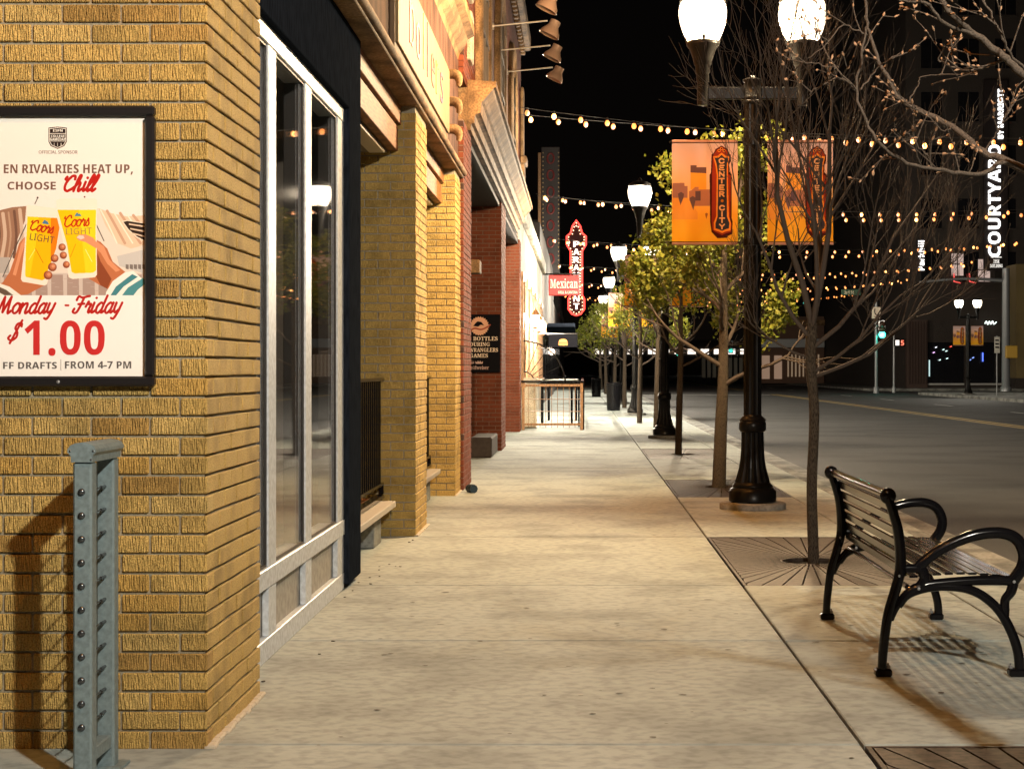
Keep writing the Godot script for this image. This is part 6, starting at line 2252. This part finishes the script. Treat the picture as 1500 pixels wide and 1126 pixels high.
	box(st, Vector3(-0.33, -0.22, -0.25), Vector3(0.33, 0.22, -0.02), 0.02)
	part(pd, "housing", st, mats["black iron"])
	st = S()
	box(st, Vector3(-0.27, -0.15, -0.018), Vector3(-0.05, 0.16, 0.0))
	part(pd, "signal_figure", st, glow("walk white", C(1.0, 0.9, 0.82), 1.2))
	lettering(pd, "signal_number", "5", Vector3(0.14, 0.0, 0.0), 0.18, 0.30, glow("count red", C(1.0, 0.10, 0.03), 1.6), Basis.IDENTITY, 0.02)
	var gs := thing("street_name_sign", "green street name sign hanging above the crossroads", "sign", at(1247, 428, 97.0))
	st = S()
	box(st, Vector3(-0.56, -0.17, -0.02), Vector3(0.56, 0.17, 0.02), 0.01)
	part(gs, "plate", st, mat("sign green", C(0.01, 0.07, 0.03), 0.5))
	lettering(gs, "lettering", "3rd St", Vector3(-0.12, 0, 0.022), 0.55, 0.2, mat("sign print", C(0.7, 0.65, 0.45), 0.5), Basis.IDENTITY, 0.006)
	var sw := thing("span_cable", "cable that carries the hanging street sign and signals", "cable", Vector3(at(1284, 540, 97).x, 5.1, -97.1))
	st = S()
	tube(st, [Vector3(0, 0, 0), Vector3(-6.4, 0.75, 0)], 0.02, 5)
	part(sw, "wire", st, mats["black iron"])
	var tw := thing("light_strip_tower", "distant dark tower edge marked by a dashed white light line", "tower", Vector3(at(1242, 540, 240).x, 0, -240))
	st = S()
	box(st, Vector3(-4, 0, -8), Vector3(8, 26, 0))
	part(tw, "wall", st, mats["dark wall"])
	for k in 9:
		st = S()
		box(st, Vector3(-0.12, 11.0 + k * 0.95, 0.02), Vector3(0.12, 11.65 + k * 0.95, 0.1))
		part(tw, "light_strip", st, glow("strip white", C(1, 0.97, 0.94), 1.0))

func signal_head(where: Vector3, label: String, energy: float, light: float) -> void:
	var s := thing("traffic_light", label, "traffic light", where, "green traffic lights")
	var st := S()
	box(st, Vector3(-0.2, -0.25, -0.3), Vector3(0.2, 0.85, -0.05), 0.02)
	part(s, "housing", st, mats["black iron"])
	for k in 3:
		st = S()
		lathe(st, [[0.0, 0.0], [0.19, 0.0], [0.18, 0.04], [0.1, 0.08], [0.0, 0.09]], 16)
		var o := part(s, "lens", st, glow("signal green %d" % int(energy * 10), C(0.03, 1.0, 0.72), energy) if k == 0 else mat("dark lens", C(0.05, 0.02, 0.01), 0.3), Vector3(0, k * 0.3, -0.05))
		o.rotation.x = PI / 2
		st = S()
		for i in 9:
			var a := PI * i / 8.0
			var b := PI * (i + 1) / 8.0
			if i < 8:
				flat4(st, Vector3(cos(a) * 0.17, sin(a) * 0.17 + k * 0.3, -0.05), Vector3(cos(b) * 0.17, sin(b) * 0.17 + k * 0.3, -0.05), Vector3(cos(b) * 0.17, sin(b) * 0.17 + k * 0.3, 0.12), Vector3(cos(a) * 0.17, sin(a) * 0.17 + k * 0.3, 0.12), Vector3(cos((a + b) * 0.5), sin((a + b) * 0.5), 0))
		part(s, "visor", st, mats["black iron"])
	if light > 0.0:
		omni(s, "signal_light", Vector3(0, 0, 0.2), C(0.03, 1.0, 0.72), light, 0.1)

# ------------------------------------------------------------------ the scene
func _ready() -> void:
	# camera: level, looking straight down the street, with the lens shifted
	var cam := Camera3D.new()
	cam.name = "camera"
	cam.projection = Camera3D.PROJECTION_FRUSTUM
	cam.near = 0.05
	cam.far = 900.0
	cam.size = 0.05 * 1126.0 / FOCAL
	cam.frustum_offset = Vector2(-100.0, -23.0) / FOCAL * 0.05
	cam.position = Vector3(0, EYE, 0)
	add_child(cam)
	cam.current = true
	# night sky
	var env := Environment.new()
	env.background_mode = Environment.BG_SKY
	var sky := Sky.new()
	var sm := ProceduralSkyMaterial.new()
	sm.sky_top_color = Color(0.010, 0.009, 0.010)
	sm.sky_horizon_color = Color(0.030, 0.022, 0.016)
	sm.ground_bottom_color = Color(0.01, 0.009, 0.008)
	sm.ground_horizon_color = Color(0.030, 0.022, 0.016)
	sm.sky_energy_multiplier = 1.0
	sky.sky_material = sm
	env.sky = sky
	env.background_energy_multiplier = 1.0
	env.tonemap_mode = Environment.TONE_MAPPER_LINEAR
	env.tonemap_exposure = 1.14
	env.sdfgi_enabled = true
	env.ssao_enabled = true
	env.ssil_enabled = true
	var we := WorldEnvironment.new()
	we.name = "surroundings"
	we.environment = env
	add_child(we)
	lamp_light = C(1.0, 0.73, 0.42)
	rng.seed = 42
	setup_materials()
	build_ground()
	build_brick_storefront()
	build_red_brick()
	build_left_far()
	build_right()
	build_grate(2.9, 5.83, 4.35, "rusty tree grate cut off by the bottom right corner")
	build_grate(10.12, 13.05, 11.46, "rusty tree grate behind the bench around the bare tree")
	build_grate(17.05, 19.82, 18.66, "rusty tree grate behind the nearest street lamp")
	build_grate(24.3, 27.4, 25.7, "rusty tree grate just before the second street lamp")
	build_lamps()
	build_trees()
	build_string_lights()
	build_bench()
	build_cable_railing()
	build_poster()
